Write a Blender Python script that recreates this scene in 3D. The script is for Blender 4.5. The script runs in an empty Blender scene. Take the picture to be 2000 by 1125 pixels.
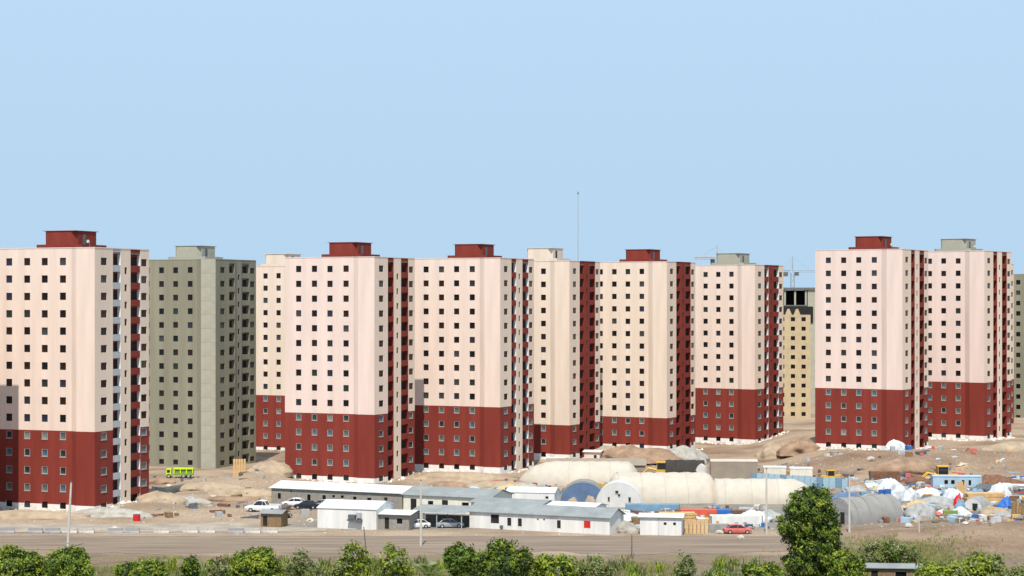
import bpy, math, random
from mathutils import Vector, Matrix, noise

random.seed(11)
R = math.radians
SC = bpy.context.scene
COL = SC.collection

# ------------------------------------------------------------------ camera, sky, sun, exposure
CAM_H = 37.0
FPX = 4000.0                      # focal length in pixels of the 2000 px wide photograph
HOR = 590.0                       # picture row of the horizon
cam_data = bpy.data.cameras.new('camera')
cam = bpy.data.objects.new('camera', cam_data)
COL.objects.link(cam)
cam.location = (0, 0, CAM_H)
cam.rotation_euler = (R(90), 0, 0)
cam_data.sensor_width = 36.0
cam_data.lens = 36.0 * FPX / 2000.0
cam_data.shift_y = (HOR - 562.5) / 2000.0
cam_data.clip_start = 1.0
cam_data.clip_end = 40000.0
SC.camera = cam

SUN_EL, SUN_AZ = 58.0, 4.5        # elevation; degrees to the left of straight behind the camera
S = Vector((-math.sin(R(SUN_AZ)) * math.cos(R(SUN_EL)), -math.cos(R(SUN_AZ)) * math.cos(R(SUN_EL)), math.sin(R(SUN_EL))))
world = bpy.data.worlds.new('World')
SC.world = world
world.use_nodes = True
wn = world.node_tree.nodes
wl = world.node_tree.links
bg = wn['Background']
sky = wn.new('ShaderNodeTexSky')
sky.sky_type = 'NISHITA'
sky.sun_disc = False
sky.sun_elevation = R(SUN_EL)
sky.sun_rotation = math.atan2(S.x, S.y)
sky.altitude = 0.0
sky.air_density = 1.0
sky.dust_density = 0.0
sky.ozone_density = 1.0
# the air near the horizon is evenly pale in the photograph: the sky lookup is lifted so that it
# changes slowly with height, and an even pale blue veil lies over the whole dome
stc = wn.new('ShaderNodeTexCoord')
smp = wn.new('ShaderNodeMapping')
smp.vector_type = 'POINT'
smp.inputs['Scale'].default_value = (1, 1, .75)
smp.inputs['Location'].default_value = (0, 0, .42)
wl.new(stc.outputs['Generated'], smp.inputs['Vector'])
wl.new(smp.outputs[0], sky.inputs['Vector'])
wl.new(sky.outputs[0], bg.inputs['Color'])
bg.inputs['Strength'].default_value = 0.105
veil = wn.new('ShaderNodeBackground')
veil.inputs['Strength'].default_value = 1.0
ssep = wn.new('ShaderNodeSeparateXYZ')
wl.new(stc.outputs['Generated'], ssep.inputs[0])
srp = wn.new('ShaderNodeValToRGB')
srp.color_ramp.elements[0].position = .0
srp.color_ramp.elements[1].position = .15
srp.color_ramp.elements[0].color = (.304, .402, .425, 1)
srp.color_ramp.elements[1].color = (.366, .482, .545, 1)
wl.new(ssep.outputs['Z'], srp.inputs['Fac'])
wl.new(srp.outputs[0], veil.inputs['Color'])
addn = wn.new('ShaderNodeAddShader')
wl.new(bg.outputs[0], addn.inputs[0])
wl.new(veil.outputs[0], addn.inputs[1])
wl.new(addn.outputs[0], wn['World Output'].inputs['Surface'])

sun_data = bpy.data.lights.new('sun', 'SUN')
sun_data.energy = 5.0
sun_data.angle = R(0.5)
sun_data.color = (1.0, 0.935, 0.83)
sun = bpy.data.objects.new('sun', sun_data)
sun.rotation_euler = S.to_track_quat('Z', 'Y').to_euler()
sun.location = (0, 0, 200)
COL.objects.link(sun)

SC.view_settings.view_transform = 'Standard'
SC.view_settings.look = 'None'
SC.view_settings.gamma = 1.0
SC.view_settings.use_curve_mapping = False
SC.view_settings.exposure = 0.10
SC.render.engine = 'CYCLES'
SC.cycles.max_bounces = 6
SC.cycles.diffuse_bounces = 3


# ------------------------------------------------------------------ materials
def mat(name, col, rough=0.85, var=0.12, scale=0.6, spec=0.3, metal=0.0, streak=0.0, bump=0.0, bscale=6.0, col2=None, trans=0.0, stretch=None):
    m = bpy.data.materials.new(name)
    m.use_nodes = True
    nt = m.node_tree
    n, l = nt.nodes, nt.links
    b = n['Principled BSDF']
    b.inputs['Roughness'].default_value = rough
    b.inputs['Metallic'].default_value = metal
    b.inputs['Specular IOR Level'].default_value = spec
    tc = n.new('ShaderNodeTexCoord')
    mp = n.new('ShaderNodeMapping')
    mp.inputs['Scale'].default_value = stretch or ((1, 1, 0.12) if streak else (1, 1, 1))
    l.new(tc.outputs['Object'], mp.inputs['Vector'])
    nz = n.new('ShaderNodeTexNoise')
    nz.inputs['Scale'].default_value = scale
    nz.inputs['Detail'].default_value = 6
    nz.inputs['Roughness'].default_value = 0.62
    l.new(mp.outputs[0], nz.inputs['Vector'])
    rp = n.new('ShaderNodeValToRGB')
    a = [max(0, c * (1 - var)) for c in col]
    c2 = col2 if col2 else [min(1, c * (1 + var)) for c in col]
    rp.color_ramp.elements[0].position = 0.34
    rp.color_ramp.elements[1].position = 0.66
    rp.color_ramp.elements[0].color = (*a, 1)
    rp.color_ramp.elements[1].color = (*c2, 1)
    l.new(nz.outputs['Fac'], rp.inputs['Fac'])
    l.new(rp.outputs[0], b.inputs['Base Color'])
    if bump:
        n2 = n.new('ShaderNodeTexNoise')
        n2.inputs['Scale'].default_value = bscale
        n2.inputs['Detail'].default_value = 4
        l.new(tc.outputs['Object'], n2.inputs['Vector'])
        bp = n.new('ShaderNodeBump')
        bp.inputs['Strength'].default_value = bump
        bp.inputs['Distance'].default_value = 0.08
        l.new(n2.outputs['Fac'], bp.inputs['Height'])
        l.new(bp.outputs[0], b.inputs['Normal'])
    if trans:
        b.inputs['Transmission Weight'].default_value = 0
        b.inputs['Subsurface Weight'].default_value = 0
        tr = n.new('ShaderNodeBsdfTranslucent')
        mx = n.new('ShaderNodeMixShader')
        mx.inputs[0].default_value = trans
        l.new(rp.outputs[0], tr.inputs['Color'])
        l.new(b.outputs[0], mx.inputs[1])
        l.new(tr.outputs[0], mx.inputs[2])
        l.new(mx.outputs[0], n['Material Output'].inputs['Surface'])
    return m


M = {}
M['cream'] = mat('cream_render', (.715, .573, .485), .95, .07, .5, streak=1, spec=.1, bump=.1, bscale=3)
M['cream_side_lit'] = mat('side_lit_cream_render', (.745, .590, .465), .95, .05, .35, streak=1, spec=.1, bump=.1, bscale=3)  # cream made warmer and lighter in colour to offset cool, weak side light
M['cream_pink'] = mat('pinkish_cream_render', (.715, .565, .495), .95, .07, .45, streak=1, spec=.1, bump=.1, bscale=3)
M['cream_yellow'] = mat('yellowish_cream_render', (.705, .578, .468), .95, .07, .5, streak=1, spec=.1, bump=.1, bscale=3)
M['red'] = mat('brick_red_render', (.213, .040, .029), .95, .13, .4, spec=.1, streak=1, bump=.08, bscale=3)
M['plinth'] = mat('white_plinth', (.76, .73, .68), .9, .16, 1.2, bump=.2)
M['white'] = mat('white_paint', (.80, .79, .76), .8, .05, .8)
M['lgrey'] = mat('light_grey_render', (.42, .43, .43), .85, .08, .8)
M['conc'] = mat('grey_concrete', (.243, .229, .166), .95, .12, .35, streak=1, spec=.1, bump=.12, bscale=2)
M['concl'] = mat('pale_precast_concrete', (.375, .360, .284), .95, .08, .5, spec=.1, bump=.12, bscale=2)
M['concd'] = mat('raw_concrete', (.135, .135, .120), .92, .15, .5, bump=.12, bscale=2)
M['yellow_wall'] = mat('yellow_brick_wall', (.50, .395, .245), .95, .10, .5, bump=.1)
M['roofdeck'] = mat('roof_bitumen', (.16, .15, .14), .9, .2, .5)
M['coping'] = mat('coping_cream', (.74, .61, .53), .85, .04, 1)
M['dark'] = mat('unlit_room', (.020, .018, .018), .9, .3, 1)
M['frame'] = mat('window_frame_dark', (.035, .03, .03), .6, .1, 3)
M['framel'] = mat('window_frame_pale', (.34, .34, .32), .5, .1, 3)
GL = [mat('glass_black', (.008, .008, .009), .2, .3, .5, spec=.25), mat('glass_brown', (.022, .013, .010), .2, .3, .5, spec=.25),
      mat('glass_blue', (.018, .024, .040), .10, .3, .5, spec=.5), mat('glass_grey', (.045, .048, .048), .25, .3, .5, spec=.3),
      mat('glass_green', (.016, .028, .022), .12, .3, .5, spec=.5)]
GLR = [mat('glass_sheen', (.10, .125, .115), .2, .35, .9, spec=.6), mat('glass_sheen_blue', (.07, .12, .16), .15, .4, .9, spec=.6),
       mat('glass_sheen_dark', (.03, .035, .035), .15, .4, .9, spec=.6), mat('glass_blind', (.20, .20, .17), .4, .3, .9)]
M['metal'] = mat('galvanised_steel', (.42, .43, .43), .5, .1, 2, metal=.3)
M['metald'] = mat('dark_steel', (.10, .11, .12), .6, .2, 2)
M['roofgrey'] = mat('grey_sheet_roof', (.235, .25, .245), .55, .14, .35, spec=.4)
M['roofwhite'] = mat('white_sheet_roof', (.64, .65, .655), .6, .12, .35, spec=.3)
M['wallwhite'] = mat('white_cabin_wall', (.66, .645, .61), .8, .13, .7, spec=.15, streak=1)
M['wallgrey'] = mat('grey_block_wall', (.26, .24, .205), .9, .16, 1.2, bump=.25, bscale=4)
M['wallcream'] = mat('cream_cabin_wall', (.66, .62, .52), .8, .08, .8)
M['canvas'] = mat('cream_canvas', (.47, .418, .345), .8, .08, .5, bump=.1, bscale=1)
M['darkcanvas'] = mat('dark_brown_canvas', (.034, .028, .024), .8, .2, .8)
M['taupe'] = mat('taupe_canvas', (.27, .225, .175), .85, .10, .5)
M['canvasgrey'] = mat('grey_canvas', (.25, .24, .225), .75, .12, .5, bump=.1, bscale=1)
M['canvaswhite'] = mat('white_canvas', (.58, .56, .53), .75, .08, .6)
M['canvasblue'] = mat('blue_canvas', (.10, .16, .27), .7, .15, .8)
M['tarpwhite'] = mat('white_plastic_sheet', (.50, .52, .535), .6, .20, 1.2, bump=.5, bscale=1.5)
M['tarpgrey'] = mat('grey_tarpaulin', (.30, .30, .29), .6, .18, 1, bump=.4, bscale=1.5)
M['tarpblue'] = mat('blue_tarpaulin', (.03, .13, .42), .5, .12, 1, bump=.3)
M['ltblue'] = mat('pale_blue_sheet', (.33, .46, .54), .6, .12, .6)
M['ltblued'] = mat('blue_sheet', (.16, .27, .37), .6, .14, .6)
M['orange'] = mat('orange_red_sheet', (.58, .10, .055), .6, .12, .8)
M['blue'] = mat('blue_container', (.03, .13, .42), .55, .12, .8)
M['yellow'] = mat('yellow_paint', (.62, .36, .05), .5, .10, 1)
M['timber'] = mat('pale_timber', (.56, .36, .17), .85, .18, 2.5)
M['timberd'] = mat('brown_timber', (.22, .14, .075), .85, .25, 2)
M['rust'] = mat('rusty_steel', (.17, .085, .05), .85, .35, 1.5)
M['lime'] = mat('lime_paint', (.52, .70, .02), .45, .06, 1)
M['limed'] = mat('green_panel', (.19, .28, .06), .5, .1, 1)
M['redpaint'] = mat('red_paint', (.52, .02, .02), .45, .08, 1)
M['salmon'] = mat('faded_red_paint', (.56, .13, .11), .5, .14, 1.2)
M['carwhite'] = mat('white_car_paint', (.78, .78, .78), .3, .02, 1, spec=.5)
M['carblack'] = mat('black_car_paint', (.016, .016, .02), .25, .1, 1, spec=.5)
M['carsilver'] = mat('silver_car_paint', (.42, .44, .46), .3, .05, 1, metal=.4)
M['carglass'] = mat('car_glass', (.018, .020, .024), .08, .1, 1, spec=.6)
M['tyre'] = mat('tyre_rubber', (.02, .02, .02), .85, .2, 3)
M['lamp'] = mat('lamp_glass', (.75, .74, .70), .2, .05, 3)
M['barrier'] = mat('pale_concrete_block', (.42, .385, .335), .9, .25, 1.2, bump=.2)
M['barriergrey'] = mat('weathered_concrete_block', (.28, .27, .26), .9, .2, 1.2, bump=.2)
M['pole'] = mat('pale_pole', (.50, .47, .41), .7, .08, 1)
M['poled'] = mat('dark_pole', (.12, .10, .09), .8, .2, 1)
M['rock'] = mat('pale_rock', (.48, .42, .35), .95, .25, 1.5, bump=.5, bscale=4)
M['rockgrey'] = mat('grey_rock', (.30, .29, .27), .95, .25, 1.5, bump=.5, bscale=4)
M['sandpile'] = mat('tipped_sand', (.34, .26, .18), .98, .20, .5, bump=.6, bscale=2)
M['spoil'] = mat('brown_spoil', (.265, .175, .115), .98, .28, .5, bump=.6, bscale=2)
M['greypile'] = mat('grey_gravel', (.33, .31, .27), .98, .25, .6, bump=.6, bscale=3)
M['road'] = mat('dusty_road', (.215, .166, .126), .97, .30, .8, spec=.1, bump=.3, bscale=3, stretch=(.06, 1, 1))
M['track'] = mat('grey_site_track', (.31, .265, .215), .95, .22, .25, bump=.2, bscale=3)
M['kerb'] = mat('kerb_concrete', (.34, .285, .225), .9, .12, .8)
M['bark'] = mat('bark', (.12, .085, .06), .95, .3, 4, bump=.5)
M['barkdry'] = mat('dry_stem', (.30, .24, .16), .95, .3, 4)
M['leaf_a'] = mat('leaf_green', (.125, .190, .020), .6, .25, 1.5, trans=.22)
M['leaf_b'] = mat('leaf_dark', (.038, .062, .014), .6, .25, 1.5, trans=.1)
M['leaf_c'] = mat('leaf_yellowgreen', (.265, .315, .030), .6, .25, 1.5, trans=.25)
M['leaf_d'] = mat('leaf_olive', (.170, .185, .060), .7, .25, 1.5, trans=.25)
M['leaf_e'] = mat('leaf_sage', (.24, .26, .12), .7, .2, 1.5, trans=.25)
M['dry'] = mat('dry_grass', (.30, .25, .12), .9, .3, 1.0, trans=.2)

# the ground: sand, trodden grey clay in the yard, brown soil by the road
gm = bpy.data.materials.new('ground_soil')
gm.use_nodes = True
n, l = gm.node_tree.nodes, gm.node_tree.links
b = n['Principled BSDF']
b.inputs['Roughness'].default_value = .97
b.inputs['Specular IOR Level'].default_value = .15
tc = n.new('ShaderNodeTexCoord')


def nz(scale, detail=8, rough=.65):
    a = n.new('ShaderNodeTexNoise')
    a.inputs['Scale'].default_value = scale
    a.inputs['Detail'].default_value = detail
    a.inputs['Roughness'].default_value = rough
    l.new(tc.outputs['Object'], a.inputs['Vector'])
    return a.outputs['Fac']


def ramp(src, stops):
    r = n.new('ShaderNodeValToRGB')
    el = r.color_ramp.elements
    while len(el) < len(stops):
        el.new(.5)
    for e, (p, c) in zip(el, stops):
        e.position = p
        e.color = (*c, 1)
    l.new(src, r.inputs['Fac'])
    return r.outputs[0]


def mixc(fac, a, c):
    x = n.new('ShaderNodeMix')
    x.data_type = 'RGBA'
    l.new(fac, x.inputs[0])
    l.new(a, x.inputs[6])
    l.new(c, x.inputs[7])
    return x.outputs[2]


sand = ramp(nz(.05), [(.30, (.225, .165, .115)), (.46, (.335, .252, .178)), (.60, (.415, .322, .235)), (.72, (.235, .155, .10))])
soil = ramp(nz(.10), [(.30, (.17, .108, .070)), (.50, (.255, .172, .118)), (.70, (.32, .235, .165))])
clay = ramp(nz(.18), [(.32, (.18, .16, .132)), (.55, (.26, .233, .197)), (.72, (.33, .29, .24))])
near = ramp(nz(.16), [(.32, (.15, .105, .072)), (.50, (.225, .170, .120)), (.68, (.20, .175, .085))])
zone = n.new('ShaderNodeAttribute')
zone.attribute_name = 'zone'
sep = n.new('ShaderNodeSeparateColor')
l.new(zone.outputs['Color'], sep.inputs[0])
c = mixc(sep.outputs[0], sand, clay)
c = mixc(sep.outputs[1], c, soil)
c = mixc(sep.outputs[2], c, near)
grain = ramp(nz(2.2, 6, .75), [(.3, (.62, .60, .58)), (.7, (1.15, 1.15, 1.15))])
mu = n.new('ShaderNodeMix')
mu.data_type = 'RGBA'
mu.blend_type = 'MULTIPLY'
mu.inputs[0].default_value = 1
l.new(c, mu.inputs[6])
l.new(grain, mu.inputs[7])
l.new(mu.outputs[2], b.inputs['Base Color'])
bp = n.new('ShaderNodeBump')
bp.inputs['Strength'].default_value = .7
bp.inputs['Distance'].default_value = .35
l.new(nz(.9, 10, .7), bp.inputs['Height'])
l.new(bp.outputs[0], b.inputs['Normal'])
M['ground'] = gm


# ------------------------------------------------------------------ mesh helpers
class MB:
    def __init__(s):
        s.v, s.f, s.m, s.mats = [], [], [], []

    def mi(s, m):
        if m not in s.mats:
            s.mats.append(m)
        return s.mats.index(m)

    def poly(s, pts, m):
        i = len(s.v)
        s.v += [tuple(p) for p in pts]
        s.f.append(tuple(range(i, i + len(pts))))
        s.m.append(s.mi(m))

    def box(s, x0, x1, y0, y1, z0, z1, m):
        i = len(s.v)
        s.v += [(x0, y0, z0), (x1, y0, z0), (x1, y1, z0), (x0, y1, z0), (x0, y0, z1), (x1, y0, z1), (x1, y1, z1), (x0, y1, z1)]
        k = s.mi(m)
        for q in ((3, 2, 1, 0), (4, 5, 6, 7), (0, 1, 5, 4), (1, 2, 6, 5), (2, 3, 7, 6), (3, 0, 4, 7)):
            s.f.append(tuple(i + a for a in q))
            s.m.append(k)
        return s

    def prism(s, pts, z0, z1, m, top=None):
        """vertical prism over a plan polygon given anticlockwise"""
        nn = len(pts)
        i = len(s.v)
        s.v += [(p[0], p[1], z0) for p in pts] + [(p[0], p[1], z1) for p in pts]
        k = s.mi(m)
        for a in range(nn):
            c2 = (a + 1) % nn
            s.f.append((i + a, i + c2, i + nn + c2, i + nn + a))
            s.m.append(k)
        s.f.append(tuple(i + nn + a for a in range(nn)))
        s.m.append(s.mi(top or m))
        s.f.append(tuple(i + a for a in reversed(range(nn))))
        s.m.append(k)
        return s

    def tube(s, pts, rads, m, seg=6, cap=True):
        """round bar through points"""
        k = s.mi(m)
        rings = []
        for j, p in enumerate(pts):
            p = Vector(p)
            a = Vector(pts[max(0, j - 1)])
            c2 = Vector(pts[min(len(pts) - 1, j + 1)])
            d = (c2 - a).normalized()
            q = d.to_track_quat('Z', 'Y')
            r = rads[j] if isinstance(rads, (list, tuple)) else rads
            ring = []
            for t in range(seg):
                an = 2 * math.pi * t / seg
                w = p + q @ Vector((math.cos(an) * r, math.sin(an) * r, 0))
                ring.append(len(s.v))
                s.v.append(tuple(w))
            rings.append(ring)
        for a, c2 in zip(rings, rings[1:]):
            for t in range(seg):
                u = (t + 1) % seg
                s.f.append((a[t], a[u], c2[u], c2[t]))
                s.m.append(k)
        if cap:
            s.f.append(tuple(reversed(rings[0])))
            s.m.append(k)
            s.f.append(tuple(rings[-1]))
            s.m.append(k)
        return s

    def grid(s, rows, m, flip=False):
        k = s.mi(m)
        i = len(s.v)
        w = len(rows[0])
        for r in rows:
            s.v += [tuple(p) for p in r]
        for a in range(len(rows) - 1):
            for c2 in range(w - 1):
                q = (i + a * w + c2, i + a * w + c2 + 1, i + (a + 1) * w + c2 + 1, i + (a + 1) * w + c2)
                s.f.append(q[::-1] if flip else q)
                s.m.append(k)
        return s

    def mesh(s, name, smooth=False):
        me = bpy.data.meshes.new(name)
        me.from_pydata(s.v, [], s.f)
        for m in s.mats:
            me.materials.append(m)
        me.polygons.foreach_set('material_index', s.m)
        if smooth:
            me.polygons.foreach_set('use_smooth', [True] * len(me.polygons))
        me.update()
        return me

    def build(s, name, parent=None, smooth=False):
        return put(name, s.mesh(name, smooth), parent)


def put(name, me, parent=None, loc=None, rz=0.0):
    o = bpy.data.objects.new(name, me)
    COL.objects.link(o)
    if parent is not None:
        o.parent = parent
    if loc is not None:
        o.location = loc
    if rz:
        o.rotation_euler = (0, 0, rz)
    return o


def tag(o, label, cat, group=None, kind=None):
    o['label'] = label
    o['category'] = cat
    if group:
        o['group'] = group
    if kind:
        o['kind'] = kind
    return o


def thing(name, label, cat, loc=(0, 0, 0), rz=0.0, group=None):
    o = bpy.data.objects.new(name, None)
    COL.objects.link(o)
    o.empty_display_size = 0.5
    o.location = loc
    o.rotation_euler = (0, 0, rz)
    return tag(o, label, cat, group)


def copy_tree(o, parent=None):
    c2 = o.copy()
    COL.objects.link(c2)
    if parent is not None:
        c2.parent = parent
    for ch in list(o.children):
        copy_tree(ch, c2)
    return c2


# ------------------------------------------------------------------ terrain
def sst(a, b2, x):
    t = min(1, max(0, (x - a) / (b2 - a)))
    return t * t * (3 - 2 * t)


def bump2(X, Y, cx, cy, rx, ry, h, rot=0.0):
    dx, dy = X - cx, Y - cy
    if rot:
        dx, dy = dx * math.cos(rot) + dy * math.sin(rot), -dx * math.sin(rot) + dy * math.cos(rot)
    q = (dx / rx) ** 2 + (dy / ry) ** 2
    return h * math.exp(-q * 1.6) if q < 6 else 0.0


def hgt(X, Y):
    h = 3.0 * sst(58, 76, X) * sst(405, 450, Y)
    # earth bank running in front of the right-hand towers
    bx = sst(22, 50, X)
    h += bx * 1.7 * math.exp(-((Y - 442 - .06 * (X - 60)) / 9) ** 2)
    h += bump2(X, Y, 27, 462, 17, 10, 2.6)
    h += bump2(X, Y, 132, 470, 16, 12, 2.5)
    # bank rising at the lower right beside the road
    h += 2.9 * sst(42, 92, X) * math.exp(-((Y - 318 - .10 * (X - 50)) / 13) ** 2)
    # sand in front of the left-hand tower and between the towers
    h += bump2(X, Y, -66, 366, 12, 8, 1.4)
    h += bump2(X, Y, -52, 420, 8, 10, 2.0)
    h += bump2(X, Y, -14, 436, 16, 6, 1.0)
    yard = 1 - .8 * sst(318, 330, Y) * (1 - sst(395, 420, Y)) * sst(-45, -35, X)
    flat = sst(292, 288, Y) + sst(336, 345, Y)
    if Y < 900:
        rough = (noise.noise(Vector((X * .05, Y * .05, 1.7))) * .55 + noise.noise(Vector((X * .16, Y * .16, 7.1))) * .28 + noise.noise(Vector((X * .45, Y * .45, 3.3))) * .10)
        h += rough * yard * min(1, flat + .15 * sst(42, 60, X))
    return h


def gp(px, py):
    """the point of the ground seen at a place of the photograph"""
    Y = 200.0
    while Y < 900:
        if hgt((px - 1000) / FPX * Y, Y) >= CAM_H - (py - HOR) / FPX * Y:
            break
        Y += .5
    X = (px - 1000) / FPX * Y
    return Vector((X, Y, hgt(X, Y)))


def on(X, Y, dz=0.0):
    return Vector((X, Y, hgt(X, Y) + dz))


def axis(lo, hi, a, b2, st):
    out = [lo, lo * .5 + a * .5, a - 300, a - 100, a - 40]
    t = a
    while t <= b2:
        out.append(t)
        t += st
    return out + [b2 + 40, b2 + 100, b2 + 300, b2 * .5 + hi * .5, hi]


xs = axis(-14000, 14000, -185, 195, 2.0)
ys = axis(-3000, 26000, 180, 640, 2.0)
vs = []
for y in ys:
    for x in xs:
        inside = -190 < x < 200 and 175 < y < 650
        vs.append((x, y, hgt(x, y) if inside else hgt(max(-190, min(200, x)), y) if 175 < y < 650 else 3.0 * sst(58, 76, x) * (1 if y >= 650 else 0)))
W = len(xs)
fs = [(j * W + i, j * W + i + 1, (j + 1) * W + i + 1, (j + 1) * W + i) for j in range(len(ys) - 1) for i in range(W - 1)]
me = bpy.data.meshes.new('ground')
me.from_pydata(vs, [], fs)
me.materials.append(gm)
at = me.color_attributes.new('zone', 'FLOAT_COLOR', 'POINT')
for k, (x, y, z) in enumerate(vs):
    wob = noise.noise(Vector((x * .06, y * .06, 0))) * 7
    yard = sst(330, 336, y + wob * .3) * (1 - sst(398, 416, y + wob)) * sst(-42, -30, x + wob)
    brown = max(.85 * sst(18, 32, x + wob) * math.exp(-((y - 440 + wob * .6) / 17) ** 2), .9 * sst(40, 62, x + wob) * (1 - sst(328, 350, y - .10 * (x - 50) + wob)) * sst(285, 292, y),
                .8 * bump2(x, y, 27, 462, 20, 12, 1.0), .85 * sst(.02, .3, noise.noise(Vector((x * .03, y * .12, 5)))) * sst(372, 385, y))
    nearz = 1 - sst(297, 304, y + wob * .5)
    at.data[k].color = (yard, min(1, brown), nearz, 1)
me.polygons.foreach_set('use_smooth', [True] * len(me.polygons))
tag(put('ground', me), 'dry sandy ground with banks and tipped earth around the building site', 'ground', kind='structure')


def strip(name, x0, x1, yfun0, yfun1, m, label, cat, dz=.03, n2=400):
    mb = MB()
    rows = []
    for t in range(n2 + 1):
        x = x0 + (x1 - x0) * t / n2
        a, c2 = yfun0(x), yfun1(x)
        rows.append([(x, a + (c2 - a) * q / 6, hgt(x, a + (c2 - a) * q / 6) + dz) for q in range(7)])
    mb.grid(rows, m, flip=True)
    o = mb.build(name, None, True)
    return tag(o, label, cat, kind='structure')


strip('road', -400, 52, lambda x: 301.5 + 5 * noise.noise(Vector((x * .09, 0, 0))) + 1.5 * noise.noise(Vector((x * .35, 8, 0))) + .6 * noise.noise(Vector((x * .5, 3, 0))), lambda x: 323.6 + 1.6 * noise.noise(Vector((x * .2, 9, 0))), M['road'], 'dusty brown asphalt road crossing in front of the building site', 'road')
strip('track', -400, -30, lambda x: 330.5 + .02 * x + .5 * noise.noise(Vector((x * .3, 2, 0))), lambda x: 342 + .05 * (x + 60) + 2.5 * noise.noise(Vector((x * .13, 5, 0))) + 8 * sst(-52, -31, x) * -1, M['track'], 'pale grey site track behind the concrete blocks at the left', 'track', .04)
mb = MB()
for k in range(58):
    x = -190 + 4 * k
    if x < -40:
        mb.box(x, x + 3.97, 325.05, 325.4, hgt(x, 325) - .1, hgt(x, 325) + .14, M['kerb'])
tag(mb.build('kerb'), 'pale concrete kerb along the far edge of the brown road', 'kerb', kind='structure')
# ------------------------------------------------------------------ apartment towers
FL = 3.08
NF = 15
H = NF * FL
D = 17.0
WF = 21.7
S_BAY, S_CH = 3.8, 5.3
WC0 = .75                          # height of the window centre in the lowest storey


def ring(w, h, t, y0, y1, m):
    mb = MB()
    mb.box(-w / 2, w / 2, y0, y1, h / 2 - t, h / 2, m)
    mb.box(-w / 2, w / 2, y0, y1, -h / 2, -h / 2 + t, m)
    mb.box(-w / 2, -w / 2 + t, y0, y1, -h / 2 + t, h / 2 - t, m)
    mb.box(w / 2 - t, w / 2, y0, y1, -h / 2 + t, h / 2 - t, m)
    return mb


WIN = {}


def win_mesh(kind, w, h):
    key = (kind, w, h)
    if key not in WIN:
        if kind == 'pale':
            mb = ring(w, h, .11, .04, .16, M['framel'])
            mb.box(-w / 2 - .06, w / 2 + .06, -.07, .10, -h / 2 - .09, -h / 2 - .004, M['framel'])
        else:
            mb = ring(w, h, .06, .10, .17, M['frame'])
            if w > 1.5:
                mb.box(-.025, .025, .11, .165, -h / 2 + .06, h / 2 - .06, M['frame'])
        WIN[key] = mb.mesh('window')
    return WIN[key]


PANE = {}


def pane_mesh(m, w, h):
    key = (m.name, w, h)
    if key not in PANE:
        PANE[key] = MB().box(-w / 2 + .02, w / 2 - .02, .135, .155, -h / 2 + .02, h / 2 - .02, m).mesh('pane')
    return PANE[key]


def wall(mb, p0, p1, z0, z1, opens, zones, depth=.24):
    """a wall from p0 to p1 (outside on the right hand) with real openings; zones = [(z_top, material), ...]"""
    p0, p1 = Vector(p0), Vector(p1)
    L = (p1 - p0).length
    d = (p1 - p0) / L
    inn = Vector((-d.y, d.x))
    xs2 = sorted({0, L, *[round(a, 4) for o in opens for a in (o[0], o[1])]})
    zs2 = sorted({z0, z1, *[z for z, _ in zones if z0 < z < z1], *[round(a, 4) for o in opens for a in (o[2], o[3])]})

    def P(a, z, dep=0.0):
        q = p0 + d * a + inn * dep
        return (q.x, q.y, z)

    def mz(z):
        for zt, m in zones:
            if z < zt:
                return m
        return zones[-1][1]
    for za, zb in zip(zs2, zs2[1:]):
        zc = (za + zb) / 2
        run = None
        for xa, xb in zip(xs2, xs2[1:]):
            xc = (xa + xb) / 2
            if any(o[0] < xc < o[1] and o[2] < zc < o[3] for o in opens):
                if run is not None:
                    mb.poly([P(run, za), P(xa, za), P(xa, zb), P(run, zb)], mz(zc))
                    run = None
            elif run is None:
                run = xa
        if run is not None:
            mb.poly([P(run, za), P(L, za), P(L, zb), P(run, zb)], mz(zc))
    for a, b2, za, zb in opens:
        m = mz((za + zb) / 2)
        mb.poly([P(a, za), P(b2, za), P(b2, za, depth), P(a, za, depth)], m)
        mb.poly([P(a, zb, depth), P(b2, zb, depth), P(b2, zb), P(a, zb)], m)
        mb.poly([P(a, za), P(a, za, depth), P(a, zb, depth), P(a, zb)], m)
        mb.poly([P(b2, za, depth), P(b2, za), P(b2, zb), P(b2, zb, depth)], m)


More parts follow.
